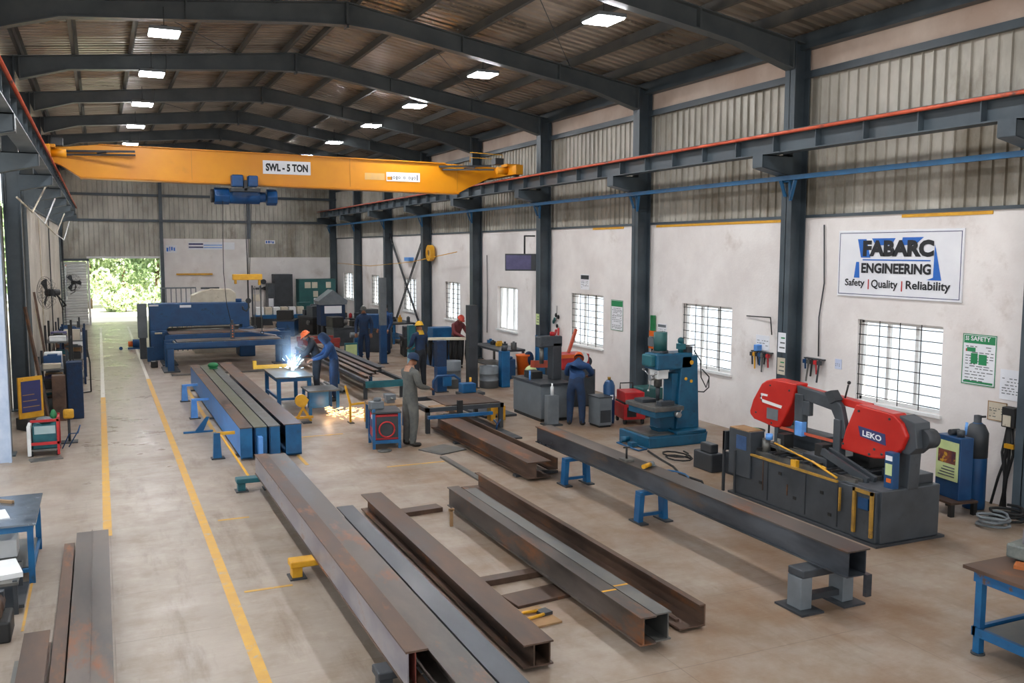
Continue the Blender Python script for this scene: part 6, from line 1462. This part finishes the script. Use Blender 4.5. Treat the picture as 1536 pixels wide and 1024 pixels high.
# ------------------------------------------------------------------ right wall clutter and right foreground
t = T('gas_trolley', 'blue welding gas unit with a poster on its front, right of the band saw', 'welding unit', (10.62, 8.72, 0), R(-8))
MB().box(-.16, .06, -.22, .22, .2, 1.05).build('unit_case', deep_blue, t, bevel=.01)
MB().box(-.175, -.161, -.2, .2, .45, .98).build('poster_sheet', lime_paper, t)
MB().box(-.18, -.176, -.16, .16, .68, .86).build('poster_picture', M('poster_photo', '#3a2438', '#8a4a2a', scale=14, c3='#c0902a', c3scale=12, c3lo=.55, c3hi=.6), t)
for k in range(4): MB().box(-.18, -.176, -.15, .15-.03*k, .5+.04*k, .515+.04*k).build('poster_line', ink_grey, t)
MB().box(-.32, .12, -.28, .26, .17, .2).build('unit_shelf', rust_steel, t)
for sx in (-.28, .09):
    for sy in (-.24, .22): MB().box(sx-.03, sx+.03, sy-.03, sy+.03, 0, .17).build('leg', black, t)
MB().cyl((-.05, -.1, 1.04), (-.05, -.1, 1.14), .05).cyl((-.1, .05, 1.09), (.05, .05, 1.09), .04).build('regulator', dark_grey, t); MB().cyl((.0, -.12, 1.08), (.02, -.12, 1.25), .018).build('gas_valve', bright_blue, t)
t = T('gas_cylinder', 'dark hooded gas cylinder standing behind the poster unit at the right wall', 'gas cylinder', (10.98, 8.72, 0))
MB().lathe([(.14, 0), (.145, .03), (.145, 1.0), (.14, 1.08), (.06, 1.2), (.0, 1.21)], n=22).build('cylinder_body', deep_blue, t); MB().lathe([(.148, .72), (.15, 1.06), (.1, 1.17), (.05, 1.2), (.05, 1.3), (0, 1.31)], n=22).build('cylinder_hood', dark_grey, t); MB().box(-.152, -.144, -.05, .06, .45, .6).build('white_label', board_white, t); MB().cyl((0, .0, 1.28), (0, -.12, 1.3), .015).build('outlet', black, t)
t = T('switch_box', 'black electric switch box with bundled brown cables on the wall beside the right column', 'switch box', (XR_-.06, 8.5, 1.28))
MB().box(-.08, .055, -.1, .1, -.14, .14).build('box_case', black, t, bevel=.01); MB().box(-.09, -.08, -.05, .07, -.12, .03).build('white_meter', cream_paint, t)
b = MB()
for k, (dy, sw) in enumerate(((-.09, .1), (-.03, .0), (.03, -.05), (.08, -.14), (.0, .16))):
    b.tube([(-.03, dy*.4, -.14), (-.05, dy, -.5), (-.08, dy+sw*.6, -.85), (-.12, dy+sw, -1.24)], .02, 6)
b.build('cable_bundle', rubber, t)
MB().box(-.1, -.02, -.12, .02, -.42, -.36).build('yellow_hook', safety_yellow, t)
for k, (cx, cy, r, m_) in enumerate(((10.8, 8.05, .2, rubber), (10.75, 7.35, .2, rubber), (10.4, 7.95, .18, mid_grey))):
    o = MB().tube([(cx+(r+.02*math.sin(a*1.7))*math.cos(a*.5), cy+(r+.03*math.cos(a*1.3))*math.sin(a*.5), .025+.004*a) for a in range(40)], .018, 6).build('cable_heap', m_); tag(o, ['largest coil of black cable on the floor under the switch box', 'second coil of black cable, nearest the right column foot', 'small grey cable coil on the floor before the gas unit'][k], 'cable', 'cable coils at the right wall')
# right foreground table
t = T('work_table', 'blue legged work table with rusty top at the bottom right corner', 'table', (0, 0, 0))
MB().box(6.86, 8.3, 4.35, 5.52, .77, .8).build('table_top', rust_steel, t)
MB().box(6.93, 8.2, 4.42, 5.46, .66, .77).build('table_apron', M('chipped_blue_paint', '#12507f', '#195f92', rough=.5, scale=4, c3='#5a4234', c3scale=6, c3lo=.54, c3hi=.62), t)
for x, y in ((6.98, 5.42), (6.98, 4.47), (8.12, 5.42), (8.12, 4.47)): MB().box(x-.032, x+.032, y-.032, y+.032, .015, .66).build('leg', machine_blue, t)
MB().box(6.95, 8.2, 4.45, 5.4, .2, .23).build('lower_shelf', dull_steel, t); MB().box(6.93, 8.2, 5.42, 5.46, .17, .25).box(6.93, 6.97, 4.45, 5.45, .17, .25).build('shelf_rail', machine_blue, t)
for x, y in ((6.98, 5.42), (6.98, 4.47)): MB().cyl((x, y, 0), (x, y, .015), .06).build('foot_pad', dark_grey, t)
t = T('machine_assembly', 'grey machine assembly with yellow strip and wires standing on the corner table', 'machine', (7.62, 5.35, .801), R(10))
MB().box(-.3, .5, -.25, .15, .03, .16).build('assembly_base', M('grey_green_cast', '#4a504c', '#767a74', rough=.5, scale=8), t, bevel=.02); MB().box(-.05, .5, -.2, .1, .16, .42).build('assembly_body', dark_grey, t, bevel=.015); MB().box(-.22, -.06, -.12, .05, .16, .3).build('pale_block', pale_steel, t, bevel=.01)
MB().box(-.26, .4, -.262, -.252, .11, .14).build('yellow_strip', safety_yellow, t); MB().cyl((0, 0, 0), (0, 0, .03), .2, n=22).build('turntable', black, t)
b = MB(); rnd = random.Random(5)
for k in range(8): b.tube([(.0+.05*k, -.1, .42), (-.1+.07*k+rnd.uniform(-.05, .05), -.15, .52+rnd.uniform(0, .1)), (.05+.06*k, .05, .5), (.1+.05*k, .05, .42)], .008, 5)
b.build('wires', rubber, t)
o = MB().box(-.07, .07, -.05, .05, 0, .03).build('orange_wedge', M('orange_rust', '#9a5424', '#b8672e', rough=.7), loc=(7.25, 5.25, .801), rot=(0, 0, .5)); tag(o, 'small orange rusted wedge on the corner table', 'wedge')
o = MB().cyl((-.1, 0, .03), (.1, .03, .03), .03).box(.05, .15, -.04, .06, 0, .05).build('hand_tool', dark_grey, loc=(7.3, 5.1, .231)); tag(o, 'dark hand tool lying on the lower shelf of the corner table', 'tool')
# tool rails by the columns
def tool_rail(label, y, z, w, items, x=11.36):
    t = T('tool_rail', label, 'tool rail', (x, y, z))
    MB().box(-.02, .065, -w/2, w/2, -.02, .0).build('rail', dark_grey, t)
    rnd = random.Random(int(y*7))
    for k in range(items):
        yy_ = -w/2+.05+(w-.1)*k/max(1, items-1); l = rnd.uniform(.15, .45)
        m_ = [black, dull_steel, deep_blue, black, safety_yellow, dark_grey, welder_red][(k+int(y)) % 7]
        MB().bar((-.03, yy_, -.02), (-.03+rnd.uniform(-.02, .01), yy_+rnd.uniform(-.05, .05), -.02-l), .025, .02).box(-.055, -.01, yy_-.04, yy_+.04, -.1, -.03).build('hanging_tool', m_, t)
    return t
tool_rail('rail of dark hanging tools on the wall left of the second column from the right', 13.75, 1.66, .55, 7)
t = tool_rail('rail of blue and yellow hanging tools right of the second column from the right', 12.35, 1.68, .45, 5)
o = MB().box(-.06, .06, -.05, .05, 0, .12).build('blue_tin', bright_blue, loc=(11.36, 13.85, 1.661), bevel=.01); tag(o, 'small blue tin standing on the dark tool rail', 'tin')
t = T('hanging_tool_set', 'green and orange pouch with tools hanging right of the third column from the right', 'tool pouch', (11.37, 17.5, 1.75))
MB().box(-.03, .04, -.06, .06, 0, .35).build('green_strap', green_paint, t); MB().box(-.04, .04, -.08, .08, -.12, 0).build('orange_pouch', orange_paint, t); MB().box(-.06, .04, -.12, .1, -.35, -.15).build('grey_pouch', mid_grey, t); MB().bar((0, 0, -.35), (0, .02, -.62), .03, .03).build('hanging_tool', black, t); MB().box(-.05, .04, -.1, .08, -.4, -.35).build('orange_band', orange_paint, t)
t = T('hanging_tool_cluster', 'cluster of dark keys and green clips hanging right of the fourth column', 'tool cluster', (11.39, 22.3, 1.65))
MB().tube([(0, 0, .4), (0, .02, 0)], .008).build('cord', black, t)
for k, (dy, dz) in enumerate(((-.12, .1), (.1, .02), (-.05, -.15), (.16, -.05), (.02, .14))): MB().ball((-.02, dy, dz), .03, .05, .06).build('clip', cabinet_green if k % 2 else black, t)
# labels and stickers on the columns
for (label, y, z0, z1, m_) in (('white and green sheets pasted on the second column from the right', 12.84, 1.75, 2.1, board_white), ('yellow marked sheet pasted low on the second column from the right', 12.84, 1.35, 1.65, cream_paint), ('pale stickers pasted on the fourth column', 22.84, 1.5, 1.8, lime_paper)):
    t = T('column_sheet', label, 'poster', (11.068, y, (z0+z1)/2)); h = (z1-z0)/2
    MB().box(-.004, 0, -.1, .1, -h, h).build('sheet', m_, t)
    for k in range(3): MB().box(-.006, -.004, -.08, .06-.02*k, -h*.6+h*.5*k, -h*.45+h*.5*k).build('printed_line', sign_green if k == 2 else ink_grey, t)
# thin wires and conduits on the right wall
for (label, pts, m_) in (('thin black conduit running down the wall left of the company sign', [(11.4, 12.25, 4.0), (11.4, 12.2, 3.0), (11.4, 12.3, 2.4), (11.4, 12.28, 1.72)], dark_grey), ('thin dark cable on the wall between the fourth and fifth windows', [(11.4, 27.3, 3.4), (11.4, 27.25, 2.2), (11.4, 27.3, .9)], dark_grey), ('dark bracket tube on the wall left of the tool rail', [(11.4, 14.25, 2.3), (11.35, 13.5, 2.32), (11.35, 13.45, 2.0)], black)):
    o = MB().tube(pts, .012, 6).build('hanging_conduit', m_); tag(o, label, 'conduit')
o = MB().tube([(11.3, 13.4, .03), (11.32, 13.4, .7), (11.35, 12.9, .72)], .02, 6).build('bent_tube', dark_grey); tag(o, 'thin bent tube standing at the wall right of the blue drill', 'tube')
t = T('bolt_bins', 'dark low bins on the floor against the wall behind the blue drill', 'bin', (10.75, 16.9, 0))
MB().box(-.3, .35, -.5, .4, 0, .35).build('bin_body', dark_grey, t, bevel=.02); MB().box(-.2, .3, -.35, .2, .35, .6).build('green_bin', cabinet_green, t, bevel=.02)
t = T('round_tank', 'small grey round tank beside the third column from the right', 'tank', (10.45, 16.75, 0)) if False else None
# ------------------------------------------------------------------ camera, light, colour management
cd = bpy.data.cameras.new('camera'); cam = bpy.data.objects.new('camera', cd); COL.objects.link(cam)
cd.sensor_fit = 'HORIZONTAL'; cd.sensor_width = 36; cd.lens = 1372.1/1536*36
cd.clip_start = .05; cd.clip_end = 500
yaw, pitch, roll = .4231, .0992, .0016
fwd = Vector((math.sin(yaw)*math.cos(pitch), math.cos(yaw)*math.cos(pitch), -math.sin(pitch)))
right = Vector((math.cos(yaw), -math.sin(yaw), 0)); up = right.cross(fwd)
r2 = math.cos(roll)*right + math.sin(roll)*up; u2 = -math.sin(roll)*right + math.cos(roll)*up
mw = Matrix((r2, u2, -fwd)).transposed().to_4x4(); mw.translation = (0, 0, 3.553)
cam.matrix_world = mw
SC.camera = cam

w = bpy.data.worlds.new('world'); SC.world = w; w.use_nodes = True
bg = w.node_tree.nodes['Background']; bg.inputs['Color'].default_value = (.88, .94, 1.0, 1); bg.inputs['Strength'].default_value = 1.7
sl = bpy.data.lights.new('sun', 'SUN'); sl.energy = 16.0; sl.angle = R(2); sl.color = (1, .95, .85)
so = bpy.data.objects.new('sun', sl); COL.objects.link(so); so.rotation_euler = (R(32), 0, R(8))

SC.view_settings.view_transform = 'Standard'; SC.view_settings.look = 'None'
SC.view_settings.exposure = 0.32; SC.view_settings.gamma = 1.0
SC.view_settings.use_curve_mapping = False
SC.cycles.max_bounces = 8; SC.cycles.diffuse_bounces = 5; SC.cycles.glossy_bounces = 3; SC.cycles.transparent_max_bounces = 8
SC.cycles.caustics_reflective = False; SC.cycles.caustics_refractive = False
SC.cycles.sample_clamp_indirect = 6
